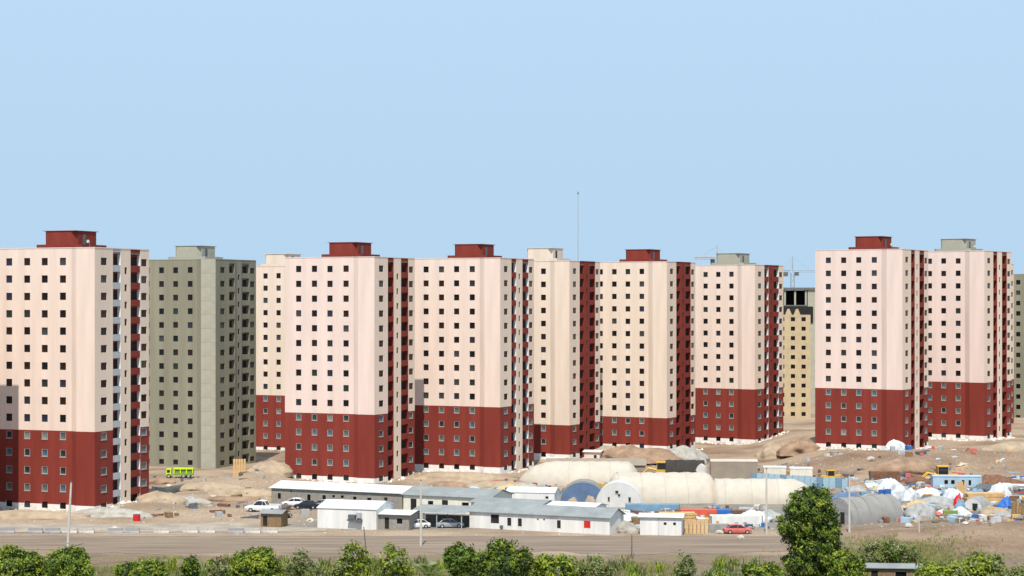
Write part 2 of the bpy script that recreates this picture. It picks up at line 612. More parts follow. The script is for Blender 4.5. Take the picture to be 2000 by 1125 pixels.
def tower(label, cpx, Y, theta, z0, scheme='cream', red_rows=5, rec=('red', 'red'), ret='white', pier='cream', pent='red', tint='cream', detail=True, seed=1, nfl=NF, X=None):
    rnd = random.Random(seed)
    th = R(theta)
    X = (cpx - 1000) / FPX * Y if X is None else X
    # the measured corner is the front-right corner of the projecting corner bay
    t = thing('apartment_tower', label, 'apartment building', (X, Y, z0), -th, 'fifteen storey apartment towers')
    Hh = nfl * FL
    zr = (red_rows - 1) * FL + WC0 + .9
    if scheme == 'concrete':
        wm, rm, pm = M['conc'], M['conc'], M['conc']
        zones = [(999, wm)]
        pz = [(999, M['conc'])]
        szones = zones
    else:
        wm, rm = M[tint], M['red']
        zones = [(.95, M['plinth']), (zr, rm), (999, wm)]
        szones = [(.95, M['plinth']), (zr, rm), (999, M['cream_side_lit'])]
        pz = [(999, rm)] if pier == 'red' else [(999, M['cream_side_lit'])]
    zb = -5.0
    wins = []          # (x, y, z, rotation, w, h, floor, kind)
    mb = MB()
    bay = -.8
    # main front wall
    op = []
    for s in (7.1, 10.9, 14.6, 18.4):
        for i in range(nfl):
            zc = i * FL + WC0 + rnd.uniform(-.03, .03)
            a = WF - s
            hh = .56 if i == 0 else .66
            op.append((a - .63, a + .63, zc - hh, zc + hh))
            wins.append((-s, 0, zc, 0, 1.26, 2 * hh, i))
    wall(mb, (-WF, 0), (-S_CH, 0), zb, Hh, op, zones)
    # angled strip and projecting corner bay
    wall(mb, (-S_CH, 0), (-S_BAY, bay), zb, Hh, [], zones)
    wall(mb, (-S_BAY, bay), (0, bay), zb, Hh, [], zones)
    # side: window bay, balcony recess, pier, balcony recess, window bay
    R1, P0, P1, R2 = 5.0, 7.5, 10.8, 14.0
    o1, o2, o3 = [], [], []
    for i in range(nfl):
        zc = i * FL + WC0
        hh = .56 if i == 0 else .66
        o1.append((2.1 - bay - .95, 2.1 - bay + .95, zc - hh, zc + hh))
        wins.append((0, 2.1, zc, R(90), 1.9, 2 * hh, i))
        o3.append((15.3 - R2 - .95, 15.3 - R2 + .95, zc - hh, zc + hh))
        wins.append((0, 15.3, zc, R(90), 1.9, 2 * hh, i))
        if i < nfl - 1:
            zz = zc + FL / 2
            o2.append((1.3, 2.1, zz - .62, zz + .62))
            wins.append((0, P0 + 1.7, zz, R(90), .8, 1.24, i))
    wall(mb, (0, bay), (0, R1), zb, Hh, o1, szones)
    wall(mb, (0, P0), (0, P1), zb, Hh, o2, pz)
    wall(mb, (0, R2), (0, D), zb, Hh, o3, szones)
    # hidden rear and left sides, closed and painted the same
    wall(mb, (0, D), (-WF, D), zb, Hh, [], zones)
    wall(mb, (-WF, D), (-WF, 0), zb, Hh, [], zones)
    dep = .66
    retm = {'white': M['white'], 'red': M['red'], 'conc': M['conc']}[ret]
    backm = M['conc'] if scheme == 'concrete' else M['red']
    doors = []
    for (va, vb) in ((R1, P0), (P1, R2)):
        wall(mb, (0, va), (-dep, va), zb, Hh, [], [(999, backm)])
        wall(mb, (-dep, vb), (0, vb), zb, Hh, [], [(999, retm)])
        ob = []
        for i in range(nfl):
            zf = i * FL + WC0 - 1.75
            c2 = (vb - va) / 2
            ob.append((.12, vb - va - .12, max(zf + .2, -.9), zf + 2.75))
            doors.append((va + c2, ob[-1][2], ob[-1][3], i))
        wall(mb, (-dep, va), (-dep, vb), zb, Hh, ob, [(999, backm)])
    mb.build('wall', t)
    # roof deck, coping
    ro = MB()
    outline = [(-WF, 0), (-S_CH, 0), (-S_BAY, bay), (0, bay), (0, D), (-WF, D)]
    ro.prism([(x * .995 - .05, y * .99 + .08) for x, y in outline], Hh - .9, Hh - .6, M['roofdeck'])
    roof = ro.build('roof', t)
    cp = MB()
    cm = {'cream': M['coping'], 'concrete': M['concl']}[scheme]
    cp.box(-WF - .06, -S_CH, -.06, .3, Hh + .002, Hh + .14, cm)
    cp.prism([(-S_CH + .003, -.06), (-S_BAY, bay - .06), (-.303, bay - .06), (-.303, bay + .28), (-S_BAY + .1, bay + .28), (-S_CH + .003, .28)], Hh + .002, Hh + .13, cm)
    cp.box(-.30, .06, bay - .06, R1, Hh + .002, Hh + .14, cm)
    cp.box(-.30, .06, R1 + .003, R2 - .003, Hh + .002, Hh + .135, M['red'] if pier == 'red' else cm)
    cp.box(-.30, .06, R2, D + .06, Hh + .002, Hh + .14, cm)
    cp.box(-WF - .06, -.303, D - .3, D + .06, Hh + .002, Hh + .14, cm)
    cp.box(-WF - .06, -WF + .3, .303, D - .303, Hh + .002, Hh + .14, cm)
    cp.build('coping', t)
    # windows with panes
    for (x, y, z, rz, w, h, i) in wins:
        low = scheme == 'cream' and 0 < i < red_rows
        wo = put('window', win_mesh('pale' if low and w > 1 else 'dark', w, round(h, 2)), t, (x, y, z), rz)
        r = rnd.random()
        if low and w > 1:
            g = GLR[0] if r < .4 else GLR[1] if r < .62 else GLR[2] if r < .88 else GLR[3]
        else:
            g = GL[0] if r < .5 else GL[1] if r < .72 else GL[2] if r < .84 else GL[4] if r < .93 else GL[3]
        put('pane', pane_mesh(g, w, round(h, 2)), wo)
    # balconies: slab, parapet and door in each storey
    key = (scheme, rec, ret)
    for q, (va, vb) in enumerate(((R1, P0), (P1, R2))):
        pm = {'red': M['red'], 'grey': M['lgrey'], 'conc': M['conc'], 'white': M['white'], 'cream': M['cream']}[rec[q]]
        kk = ('bal', q, pm.name, ret)
        if kk not in WIN:
            WIN[kk] = (MB().box(-.16, -.02, va + .003, vb - .003, -.17, 1.0, pm).mesh('balcony_parapet'),
                       MB().box(-dep + .003, -.163, va + .003, vb - .003, -.15, 0, pm).mesh('balcony_slab'))
        for i in range(nfl):
            z = i * FL + WC0 - 1.6 + .003
            put('balcony_parapet', WIN[kk][0], t, (0, 0, z))
            put('balcony_slab', WIN[kk][1], t, (0, 0, z))
        # head beam that closes the recess under the roof
        put('lintel', MB().box(-dep + .003, -.02, va + .003, vb - .003, Hh - .62, Hh, pm).mesh('lintel'), t)
    for v, za, zt, i in doors:
        if zt - za < .5:
            continue
        hw_ = (P0 - R1 if v < P0 else R2 - P1) / 2 - .13
        kd = ('door', round(zt - za, 2), round(hw_, 2))
        if kd not in WIN:
            WIN[kd] = MB().box(-.03, .03, -hw_, hw_, 0.01, zt - za - .01, M['dark']).mesh('balcony_door')
        put('balcony_door', WIN[kd], t, (-dep - .12, v, za))
    # concrete tower: one pale precast panel per storey up the corner bay
    if scheme == 'concrete':
        pmesh = MB().box(-S_BAY + .05, -.02, bay - .07, bay - .004, .015, FL - .015, M['concl']).mesh('wall_panel')
        for i in range(-1, nfl):
            put('wall_panel', pmesh, t, (0, 0, i * FL))
        pp = MB()
        pp.tube([(.09, 7.75, -1), (.09, 7.75, Hh - .5)], .10, M['metald'], 6)  # added dark bars standing in for a dark vertical slot in the wall
        pp.tube([(.09, 10.5, -1), (.09, 10.5, Hh - .5)], .05, M['metald'], 6)
        pp.build('dark_slot_bar', t)
    # lift house on the roof
    if pent:
        pm = {'red': M['red'], 'grey': M['concl'], 'cream': M['cream_yellow']}[pent]
        hz = Hh - .6
        lo = MB().prism([(-14.4, 2.6), (-13.6, 1.8), (-5.6, 1.8), (-4.8, 2.6), (-4.8, 10.4), (-5.6, 11.2), (-13.6, 11.2), (-14.4, 10.4)], hz, Hh + .75, pm, M['roofdeck'])
        ph = lo.build('lift_house', t)
        a = (-13.0, -6.4, 2.9, 10.0)
        up = MB().prism([(a[0], a[2] + .5), (a[0] + .5, a[2]), (a[1] - .9, a[2]), (a[1], a[2] + .9), (a[1], a[3] - .5), (a[1] - .5, a[3]), (a[0] + .5, a[3]), (a[0], a[3] - .5)], Hh + .752, Hh + 3.15, pm, M['roofdeck'])
        up.build('lift_motor_room', ph)
        MB().prism([(a[0] - .12, a[2] - .12), (a[1] + .12, a[2] - .12), (a[1] + .12, a[3] + .12), (a[0] - .12, a[3] + .12)], Hh + 3.153, Hh + 3.25, pm, M['roofdeck']).build('roof_slab', ph)
        put('door', MB().box(-6.397, -6.33, 5.2, 6.1, Hh + .76, Hh + 2.6, M['metald'] if pent != 'cream' else M['frame']).mesh('door'), ph)
        if rnd.random() < .4:
            dm = MB()
            dm.tube([(-4.2, 4, hz), (-4.2, 4, Hh + 1.2)], .05, M['metal'])
            dm.tube([(-4.2, 3.9, Hh + 1.2), (-4.2, 3.7, Hh + 1.25), (-4.2, 3.45, Hh + 1.3)], [.06, .22, .30], M['lgrey'], 10)
            dm.build('satellite_dish', ph)
    return t


TW = [
    tower('nearest cream and red tower cut by the left edge, with a grey balcony strip', 190, 359, 21.6, .3, rec=('grey', 'red'), seed=1),
    tower('cream and red tower behind the long grey walled shed, left of the stepped shadow', 735, 419, 24.8, .0, ret='red', tint='cream_pink', seed=2),
    tower('cream and red tower with a stepped shadow low on its left edge', 980, 443, 24.8, .3, rec=('red', 'red'), seed=3),
    tower('narrow cream tower with cream lift house and a thin mast behind it', 1115, 479, 26.1, .4, red_rows=3, pier='red', ret='red', pent='cream', tint='cream_yellow', seed=4),
    tower('cream tower with red lift house and red balcony strip between two such strips', 1305, 503, 28.1, .7, red_rows=3, pier='red', ret='red', tint='cream_yellow', seed=5),
    tower('cream and red tower with unpainted grey lift house beside the yellow block', 1477, 531, 31.8, .4, pier='red', ret='white', pent='grey', seed=6),
    tower('cream and red tower with red lift house just right of the yellow block', 1765, 470, 30.5, 2.9, rec=('red', 'red'), ret='red', tint='cream_pink', seed=7),
    tower('rightmost tall cream and red tower with grey lift house', 1925, 501, 34.7, 3.3, rec=('red', 'red'), ret='red', pent='grey', tint='cream_pink', seed=8),
    tower('cream and red tower mostly hidden, showing two window columns beside the grey tower', 592, 509, 24.8, -.3, pent='cream', tint='cream_yellow', seed=9),
    tower('unpainted grey concrete tower between the two leftmost cream ones', 425, 456, 22.8, .3, scheme='concrete', rec=('conc', 'conc'), ret='conc', pier='conc', pent='grey', seed=10),
    tower('cream and red tower of which a narrow edge shows beyond the rightmost tall one', 1943, 560, 31, 2.0, pent=None, seed=12),
    tower('grey concrete tower cut by the right edge of the picture', 2085, 600, 30, -1.0, scheme='concrete', rec=('conc', 'conc'), ret='conc', pier='conc', pent=None, seed=13),
]
# its neighbour just outside the left edge, whose stepped shadow falls on the nearest tower
tower('cream and red tower standing just outside the left edge, seen only by its shadow', 0, 334, 21.6, .2, seed=14, X=-95.4)
TW[10].location.z -= .6

# yellow brick block and the unfinished concrete frame behind it
t = thing('brick_block', 'yellow brick apartment block with a ragged unfinished top', 'apartment building', (0, 0, 0), 0)
YB = 600.0
xa, xb = (1500 - 1000) / FPX * YB, (1583 - 1000) / FPX * YB
t.location = (xb, YB, 0)
t.rotation_euler = (0, 0, -R(8))
wb = xb - xa
mb = MB()
op, wn2 = [], []
for c2 in (2.0, 5.1, 8.2):
    for i in range(12):
        zc = 1.4 + i * 2.78
        op.append((wb - c2 - .62, wb - c2 + .62, zc - .6, zc + .6))
        wn2.append((-c2, 0, zc))
wall(mb, (-wb, 0), (0, 0), -5, 33.2, op, [(999, M['yellow_wall'])])
wall(mb, (0, 0), (0, 12), -5, 33.2, [], [(999, M['yellow_wall'])])
wall(mb, (0, 12), (-wb, 12), -5, 33.2, [], [(999, M['yellow_wall'])])
wall(mb, (-wb, 12), (-wb, 0), -5, 33.2, [], [(999, M['yellow_wall'])])
mb.build('wall', t)
for x, y, z in wn2:
    wo = put('window', win_mesh('dark', 1.24, 1.2), t, (x, y, z))
    put('pane', pane_mesh(GL[0], 1.24, 1.2), wo)
MB().prism([(-wb + .1, .1), (-.1, .1), (-.1, 11.9), (-wb + .1, 11.9)], 32.6, 33.0, M['concd']).build('roof', t)
for x in (-6.4, -3.9):
    mb = MB()
    mb.poly([(x - 1.0, -.0, 33.2), (x + 1.0, -.0, 33.2), (x + .3, 0, 35.0), (x - .3, 0, 35.0)], M['yellow_wall'])
    mb.poly([(x + 1.0, .35, 33.2), (x - 1.0, .35, 33.2), (x - .3, .35, 35.0), (x + .3, .35, 35.0)], M['yellow_wall'])
    mb.poly([(x + 1.0, 0, 33.2), (x + 1.0, .35, 33.2), (x + .3, .35, 35.0), (x + .3, 0, 35.0)], M['yellow_wall'])
    mb.poly([(x - 1.0, .35, 33.2), (x - 1.0, 0, 33.2), (x - .3, 0, 35.0), (x - .3, .35, 35.0)], M['yellow_wall'])
    mb.poly([(x - .3, 0, 35.0), (x + .3, 0, 35.0), (x + .3, .35, 35.0), (x - .3, .35, 35.0)], M['yellow_wall'])
    mb.build('gable', t)

YM = 690.0
t = thing('unfinished_tower', 'unfinished dark concrete frame tower rising behind the yellow brick block', 'apartment building', ((1601 - 1000) / FPX * YM, YM, 0), -R(6))
wm_ = (1601 - 1490) / FPX * YM
for k in range(5):
    MB().box(-wm_ + 4.2, -4.2, 0, 11, 13.2 + 5.6 * k, 13.6 + 5.6 * k, M['concd']).build('floor_slab', t)
MB().box(-wm_ - .2, .2, -.3, 11.3, 41.1, 41.9, M['concd']).build('roof', t)
for x in (-wm_ + 4.4, -11.6, -8.2, -4.6):
    for y in (.25, 5, 10):
        MB().box(x - .28, x + .28, y, y + .5, -3, 41.1, M['concd'] if y > 1 or x < -13 else M['concl']).build('column', t)
MB().box(-4.0, 0, .2, 11, -3, 41.1, M['concl']).build('stair_core', t)
MB().box(-wm_, -wm_ + 4, .2, 11, -3, 41.1, M['concd']).build('lift_core', t)
MB().box(-wm_ + 4.2, -4.2, 8.0, 8.3, -3, 41.0, M['dark']).build('dark_interior_sheet', t)  # near-black sheet paints in the shaded interior of the open frame
MB().box(-wm_ + 4.1, -2.2, -.12, .14, 30.0, 35.5, M['dark']).build('scaffold_screen', t)


# ------------------------------------------------------------------ cranes and masts
def lattice(mb, a, b2, w, n2, m, th=.09):
    a, b2 = Vector(a), Vector(b2)
    d = (b2 - a)
    q = d.to_track_quat('Z', 'Y')
    cs = [q @ Vector((sx * w, sy * w, 0)) for sx, sy in ((-1, -1), (1, -1), (1, 1), (-1, 1))]
    for c2 in cs:
        mb.tube([a + c2, b2 + c2], th, m, 4)
    for k in range(n2):
        p, p2 = a + d * k / n2, a + d * (k + 1) / n2
        for j in range(4):
            u, v = cs[j], cs[(j + 1) % 4]
            mb.tube([p + u, p2 + v] if k % 2 else [p + v, p2 + u], th * .6, m, 3, False)


def crane(label, px, Y, top_px, jib, cjib, jz, az, m):
    X = (px - 1000) / FPX * Y
    zt = CAM_H + (HOR - top_px) / FPX * Y
    zj = CAM_H + (HOR - jz) / FPX * Y
    t = thing('tower_crane', label, 'crane', (X, Y, 0), R(az))
    mb = MB()
    lattice(mb, (0, 0, -2), (0, 0, zj), .6, 26, m)
    mb.build('mast', t)
    mb = MB()
    lattice(mb, (0, 0, zj + .7), (jib, 0, zj + .7), .35, 16, m)
    mb.build('jib', t)
    mb = MB()
    lattice(mb, (-.8, 0, zj + .7), (-cjib, 0, zj + .7), .4, 6, m)
    cb = mb.build('counter_jib', t)
    MB().box(-cjib - .3, -cjib + 1.8, -.8, .8, zj - 1.2, zj + .2, M['concd']).build('counterweight', cb)
    MB().box(.7, 2.0, -1.5, -.3, zj - 1.0, zj + .3, M['metald']).build('cab', t)
    mb = MB()
    mb.tube([(0, 0, zj + 1), (0, 0, zt)], [.3, .12], m, 5)
    mb.build('apex', t)
    mb = MB()
    mb.tube([(0, 0, zt - .4), (jib * .7, 0, zj + 1.1)], .05, m, 3)
    mb.tube([(0, 0, zt - .4), (-cjib, 0, zj + 1.1)], .05, m, 3)
    mb.build('stay_cable', t)
    return t


crane('thin tower crane with its jib to the right, over the unfinished concrete frame', 1548, 720, 500, 9, 3.5, 533, 0, M['metal'])
crane('small pale tower crane behind the unpainted grey lift house', 1400, 640, 479, 7, 3, 508, 172, M['metal'])
t = thing('radio_mast', 'very tall thin mast rising behind the cream tower with cream lift house', 'mast', ((1129 - 1000) / FPX * 560, 560, 0))
mb = MB()
mb.tube([(0, 0, -2), (0, 0, 40), (0, 0, 66.5)], [.16, .13, .07], M['metal'], 6)
mb.build('pole', t)
mb = MB()
mb.tube([(0, 0, 66.52), (0, 0, 67.2)], [.22, .1], M['metald'], 6)
mb.build('lamp', t)


# ------------------------------------------------------------------ sheds, cabins and tents of the site camp
def shed(name, label, loc, rz, L, Wd, wh, rise, wallm, roofm, opens=(), eave=.35, ridge='x', cat='shed', ribs=True):
    """opens = (x, width, z0, z1, kind) on the front wall"""
    t = thing(name, label, cat, loc, rz)
    mb = MB()
    ow = [(o[0] - o[1] / 2, o[0] + o[1] / 2, o[2], o[3]) for o in opens]
    wall(mb, (0, 0), (L, 0), -.8, wh, ow, [(999, wallm)], .15)
    wall(mb, (L, 0), (L, Wd), -.8, wh, [], [(999, wallm)])
    wall(mb, (L, Wd), (0, Wd), -.8, wh, [], [(999, wallm)])
    wall(mb, (0, Wd), (0, 0), -.8, wh, [], [(999, wallm)])
    if ridge == 'x':
        mb.poly([(L, 0, wh), (L, Wd, wh), (L, Wd / 2, wh + rise - .05)], wallm)
        mb.poly([(0, Wd, wh), (0, 0, wh), (0, Wd / 2, wh + rise - .05)], wallm)
    else:
        mb.poly([(0, 0, wh), (L, 0, wh), (L / 2, 0, wh + rise - .05)], wallm)
        mb.poly([(L, Wd, wh), (0, Wd, wh), (L / 2, Wd, wh + rise - .05)], wallm)
    mb.build('wall', t)
    rb = MB()
    e = eave
    if ridge == 'x':
        sl = rise / (Wd / 2)
        for sgn in (0, 1):
            pts = [(-e, -e if not sgn else Wd + e, wh - e * sl), (L + e, -e if not sgn else Wd + e, wh - e * sl), (L + e, Wd / 2, wh + rise), (-e, Wd / 2, wh + rise)]
            up = [(p[0], p[1], p[2] + .09) for p in pts]
            lo = [(p[0], p[1], p[2] + .01) for p in pts]
            if sgn:
                up, lo = up[::-1], lo[::-1]
            rb.poly(up, roofm)
            rb.poly(lo[::-1], roofm)
            for k in range(4):
                rb.poly([lo[k], lo[(k + 1) % 4], up[(k + 1) % 4], up[k]], roofm)
        if ribs:
            k = int(L / .6)
            for q in range(1, k):
                x = q * L / k
                rb.poly([(x - .05, -e, wh - e * sl + .091), (x, -e, wh - e * sl + .13), (x, Wd / 2, wh + rise + .13), (x - .05, Wd / 2, wh + rise + .091)], roofm)
                rb.poly([(x, -e, wh - e * sl + .13), (x + .05, -e, wh - e * sl + .091), (x + .05, Wd / 2, wh + rise + .091), (x, Wd / 2, wh + rise + .13)], roofm)
    else:
        sl = rise / (L / 2)
        for sgn in (0, 1):
            xo = -e if not sgn else L + e
            pts = [(xo, -e, wh - e * sl), (L / 2, -e, wh + rise), (L / 2, Wd + e, wh + rise), (xo, Wd + e, wh - e * sl)]
            up = [(p[0], p[1], p[2] + .09) for p in pts]
            lo = [(p[0], p[1], p[2] + .01) for p in pts]
            if sgn:
                up, lo = up[::-1], lo[::-1]
            rb.poly(up, roofm)
            rb.poly(lo[::-1], roofm)
            for k in range(4):
                rb.poly([lo[k], lo[(k + 1) % 4], up[(k + 1) % 4], up[k]], roofm)
    rb.build('roof', t)
    for (x, w, z0, z1, kind) in opens:
        h = z1 - z0
        if kind == 'door':
            o = put('door', MB().box(-w / 2 + .01, w / 2 - .01, .07, .12, -h / 2, h / 2 - .01, M['dark']).mesh('door'), t, (x, 0, (z0 + z1) / 2))
            put('door_frame', ring(w, h, .07, -.02, .06, wallm).mesh('door_frame'), o)
        elif kind == 'open':
            put('doorway', MB().box(-w / 2 + .01, w / 2 - .01, .12, .14, -h / 2, h / 2 - .01, M['dark']).mesh('doorway'), t, (x, 0, (z0 + z1) / 2))
        else:
            o = put('window', ring(w, h, .06, .0, .1, M['framel']).mesh('window'), t, (x, 0, (z0 + z1) / 2))
            put('pane', pane_mesh(GL[0], w, round(h, 2)), o)
    return t


A25 = -R(25)


def at_local(o, x, y, z):
    return o.matrix_basis @ Vector((x, y, z)) if False else Vector(o.location) + Matrix.Rotation(o.rotation_euler.z, 3, 'Z') @ Vector((x, y, z))


def PT(px, Y):
    X = (px - 1000) / FPX * Y
    return Vector((X, Y, hgt(X, Y)))


# long grey block shed with the white roof
shed('long_shed', 'long grey walled shed with a white roof and small dark doors', PT(530, 378), A25, 27.3, 8, 3.0, .9, M['wallgrey'], M['roofwhite'],
     [(1.6 + .1, .8, .9, 2.1, 'window'), (4.2, .5, 2.2, 2.7, 'window'), (8.0, .85, .6, 2.1, 'window'), (11.2, .85, .6, 2.1, 'window'), (13.2, .7, 1.6, 2.2, 'window'),
      (15.0, .8, 1.6, 2.2, 'window'), (17.6, .85, .5, 2.1, 'window'), (20.6, 1.0, .8, 2.0, 'window'), (24.0, .8, .1, 2.2, 'door')])
s2 = shed('grey_roofed_shed', 'shed with a wide grey sheet roof and cream front behind the carport', PT(788, 362), A25, 17.0, 9, 3.0, 1.1, M['wallcream'], M['roofgrey'],
          [(2.0, 1.2, .0, 2.3, 'open'), (5.4, 1.1, .9, 2.1, 'window'), (8.2, 1.2, .0, 2.3, 'open'), (12.2, 1.4, .9, 2.1, 'window'), (15, .9, .0, 2.2, 'door')])
ws = shed('white_shed', 'white flat fronted shed with low pitched roof and grey cooler on its wall', PT(620, 335.5), -R(17), 10.3, 8.5, 3.3, .95, M['wallwhite'], M['roofwhite'],
          [], ribs=False, eave=.15)
ac = MB().box(5.6, 6.8, -.62, -.01, 1.7, 2.4, M['metald']).build('air_cooler', ws)
mb = MB()
mb.tube([(7.4, -.3, 1.9), (7.4, -.3, 2.75)], [.42, .42], M['metal'], 12)
mb.build('tank', ac)
mb = MB()
mb.box(5.5, 7.9, -.8, -.02, 1.4, 1.66, M['metald'])
mb.box(7.0, 7.9, -.8, -.02, 1.2, 1.39, M['metald'])
mb.build('bracket', ac)
an = shed('grey_annex', 'low grey block annex against the right side of the white shed', at_local(ws, 10.35, 1.0, -.05), -R(17), 5.2, 6.0, 2.6, .35, M['wallgrey'], M['roofwhite'],
          [(1.4, .9, .1, 2.1, 'door'), (3.6, 1.1, 1.0, 2.0, 'window')], ribs=False, eave=.5)
# carport
cpx = PT(806, 336.5)
t = thing('carport', 'open carport with a pale grey sheet roof over two parked cars', 'carport', cpx, -R(18))
mb = MB()
mb.poly([(-.6, -.3, 2.55), (9.0, -.3, 2.55), (9.0, 5.6, 3.25), (-.6, 5.6, 3.25)], M['roofgrey'])
mb.poly([(-.6, 5.6, 3.17), (9.0, 5.6, 3.17), (9.0, -.3, 2.47), (-.6, -.3, 2.47)], M['roofgrey'])
mb.poly([(-.6, -.3, 2.47), (9.0, -.3, 2.47), (9.0, -.3, 2.55), (-.6, -.3, 2.55)], M['roofwhite'])
mb.poly([(9.0, -.3, 2.47), (9.0, 5.6, 3.17), (9.0, 5.6, 3.25), (9.0, -.3, 2.55)], M['roofwhite'])
mb.poly([(-.6, 5.6, 3.17), (-.6, -.3, 2.47), (-.6, -.3, 2.55), (-.6, 5.6, 3.25)], M['roofwhite'])
mb.build('roof', t)
for x in (0, 4.2, 8.5):
    for y, z in ((.05, 2.5), (5.3, 3.1)):
        MB().box(x - .07, x + .07, y - .07, y + .07, -.4, z, M['metal']).build('post', t)
mb = MB().box(.1, 8.4, 5.7, 5.85, -.5, 1.6, M['wallgrey'])
mb.build('back_wall', t)

cab = shed('site_cabin', 'long white site cabin with a grey roof and red square on its front', PT(917, 336.0), A25, 24.8, 6, 2.75, 1.15, M['wallwhite'], M['roofgrey'],
           [(4.6, 1.5, .9, 2.35, 'open'), (7.2, .85, .55, 2.0, 'door'), (9.1, .85, .55, 2.0, 'door'), (12.3, .35, 1.75, 2.05, 'window'), (13.4, .35, 1.75, 2.05, 'window'),
            (16.0, .8, .55, 2.0, 'door')], cat='site cabin')
MB().box(20.4, 21.5, -.05, -.004, .95, 2.05, M['redpaint']).build('red_panel', cab)
MB().box(5.7, 6.1, -.5, -.02, .2, .65, M['metald']).build('vent_box', cab)
shed('flat_shed', 'grey flat roofed shed just behind the left half of the long site cabin', PT(920, 350), A25, 13, 6.5, 2.8, .5, M['wallwhite'], M['roofgrey'], [], ribs=True)
shed('white_roofed_shed', 'low shed with a bright white roof behind the right half of the site cabin', PT(1030, 347), A25, 12, 6, 2.6, .5, M['wallwhite'], M['roofwhite'], [], ribs=False)
shed('white_store', 'small white walled store left of the blue arched tent', PT(988, 372), -R(12), 9.0, 5, 2.5, .7, M['wallwhite'], M['roofwhite'],
     [(7.6, .6, 1.4, 1.9, 'window')], ribs=False, eave=.1, cat='shed')
shed('cream_hut', 'small cream hut with dark door against the narrow cream tower', PT(1141, 458), -R(20), 3.6, 3, 2.5, .25, M['cream'], M['coping'], [(2.6, .8, .1, 1.9, 'door')], ribs=False, cat='hut')
shed('white_box_hut', 'small white box hut against the red base left of the cream hut', PT(1066, 455), -R(20), 4.0, 3, 1.9, .2, M['white'], M['roofwhite'], [], ribs=False, cat='hut')
shed('brown_hut', 'little brown walled hut below the pickup truck', PT(509, 337), -R(15), 3.6, 3, 2.3, .4, M['timberd'], M['roofgrey'], [(.8, .9, .1, 1.9, 'door')], ribs=False, cat='hut')
kio = shed('kiosk', 'white boxy site kiosk with two small square windows, beside stacked timber', PT(1250, 325.5), -R(10), 6.6, 3.6, 2.9, .35, M['wallwhite'], M['roofwhite'],
           [(4.0, .5, 1.6, 2.1, 'window'), (5.5, .5, 1.6, 2.1, 'window')], ribs=False, cat='kiosk')
MB().box(2.95, 3.02, -.05, -.004, -.2, 2.85, M['metal']).build('joint_strip', kio)
shed('pale_blue_cabin', 'pale blue site cabin with dark windows beneath the yellow digger', PT(1822, 404), -R(4), 9.5, 3.5, 2.5, .15, M['ltblue'], M['ltblue'],
     [(2.6, .8, 1.0, 1.9, 'window'), (3.9, .8, 1.0, 1.9, 'window'), (5.9, .6, .8, 1.9, 'window'), (7.2, .6, .8, 1.9, 'window')], ribs=False, eave=.08, cat='site cabin')
shed('white_panel_cabin', 'white panelled cabin above the left end of the pale blue fence', PT(1492, 428), -R(4), 4.6, 3, 2.3, .2, M['wallcream'], M['roofwhite'], [], ribs=False, eave=.08, cat='site cabin')
shed('cream_panel_cabin', 'cream panelled cabin above the middle of the pale blue fence', PT(1543, 424), -R(4), 4.6, 3, 2.4, .2, M['wallcream'], M['roofwhite'], [], ribs=False, eave=.08, cat='site cabin')
shed('bottom_hut', 'low brown and grey hut among bushes at the bottom right edge', PT(1690, 268), -R(6), 7.2, 4, 2.3, .3, M['timberd'], M['roofgrey'],
     [(1.2, 1.0, .2, 2.0, 'door'), (4.6, 1.6, .9, 1.9, 'window')], ribs=False, cat='hut')


def vault(name, label, loc, rz, L, w, h, m, endm=None, opens=(), ribs=5, cat='tent', p=.5, hoop=None, round_end=(0, 0)):
    """arched tent: axis along local x from 0 to L, end wall at x = 0 carries the openings (y, z, w, h)"""
    t = thing(name, label, cat, loc, rz)
    mb = MB()
    seg = 18
    prof = []
    for k in range(seg + 1):
        a = math.pi * k / seg
        c2, s = math.cos(a), math.sin(a)
        prof.append((w / 2 * c2, h * s))
    rows = []
    nn = max(6, int(L / .8))
    for q in range(nn + 1):
        x = L * q / nn
        sag = .07 * math.sin(q * 2.1) if 0 < q < nn else 0
        k = 1.0
        for re_, dd in ((round_end[0], x), (round_end[1], L - x)):
            if re_ and dd < re_:
                k = max(.02, 1 - (1 - dd / re_) ** 2) ** .62
        rows.append([(x, y * k, z * k - .25 * (z < .01) + sag * (z > .5)) for y, z in prof])
    mb.grid(rows, m)
    mb.build('cover', t, True)
    endm = endm or m
    for nm, x, re_ in (('end_wall', .02, round_end[0]), ('end_wall', L - .02, round_end[1])):
        if re_:
            continue
        e = MB()
        pts = [(x, y, z) for y, z in prof]
        e.poly(pts if x > 1 else pts[::-1], endm)
        e.build(nm, t)
    for k in range(ribs):
        x = L * (k + .5) / ribs
        if x < round_end[0] or L - x < round_end[1]:
            continue
        rr = MB()
        rr.tube([(x, y * 1.006, z * 1.008 + .02) for y, z in prof], .055, hoop or m, 5)
        rr.build('hoop', t)
    for (y, z, ww, hh, kind) in opens:
        o = put(kind, MB().box(-.06, .01, -ww / 2, ww / 2, -hh / 2, hh / 2, M['dark']).mesh(kind), t, (0, y, z))
        f = MB()
        f.box(-.09, -.061, -ww / 2 - .07, ww / 2 + .07, hh / 2 - .003, hh / 2 + .07, M['framel'])
        f.box(-.09, -.061, -ww / 2 - .07, ww / 2 + .07, -hh / 2 - .07, -hh / 2 + .003, M['framel'])
        put('frame', f.mesh('frame'), o)
    return t


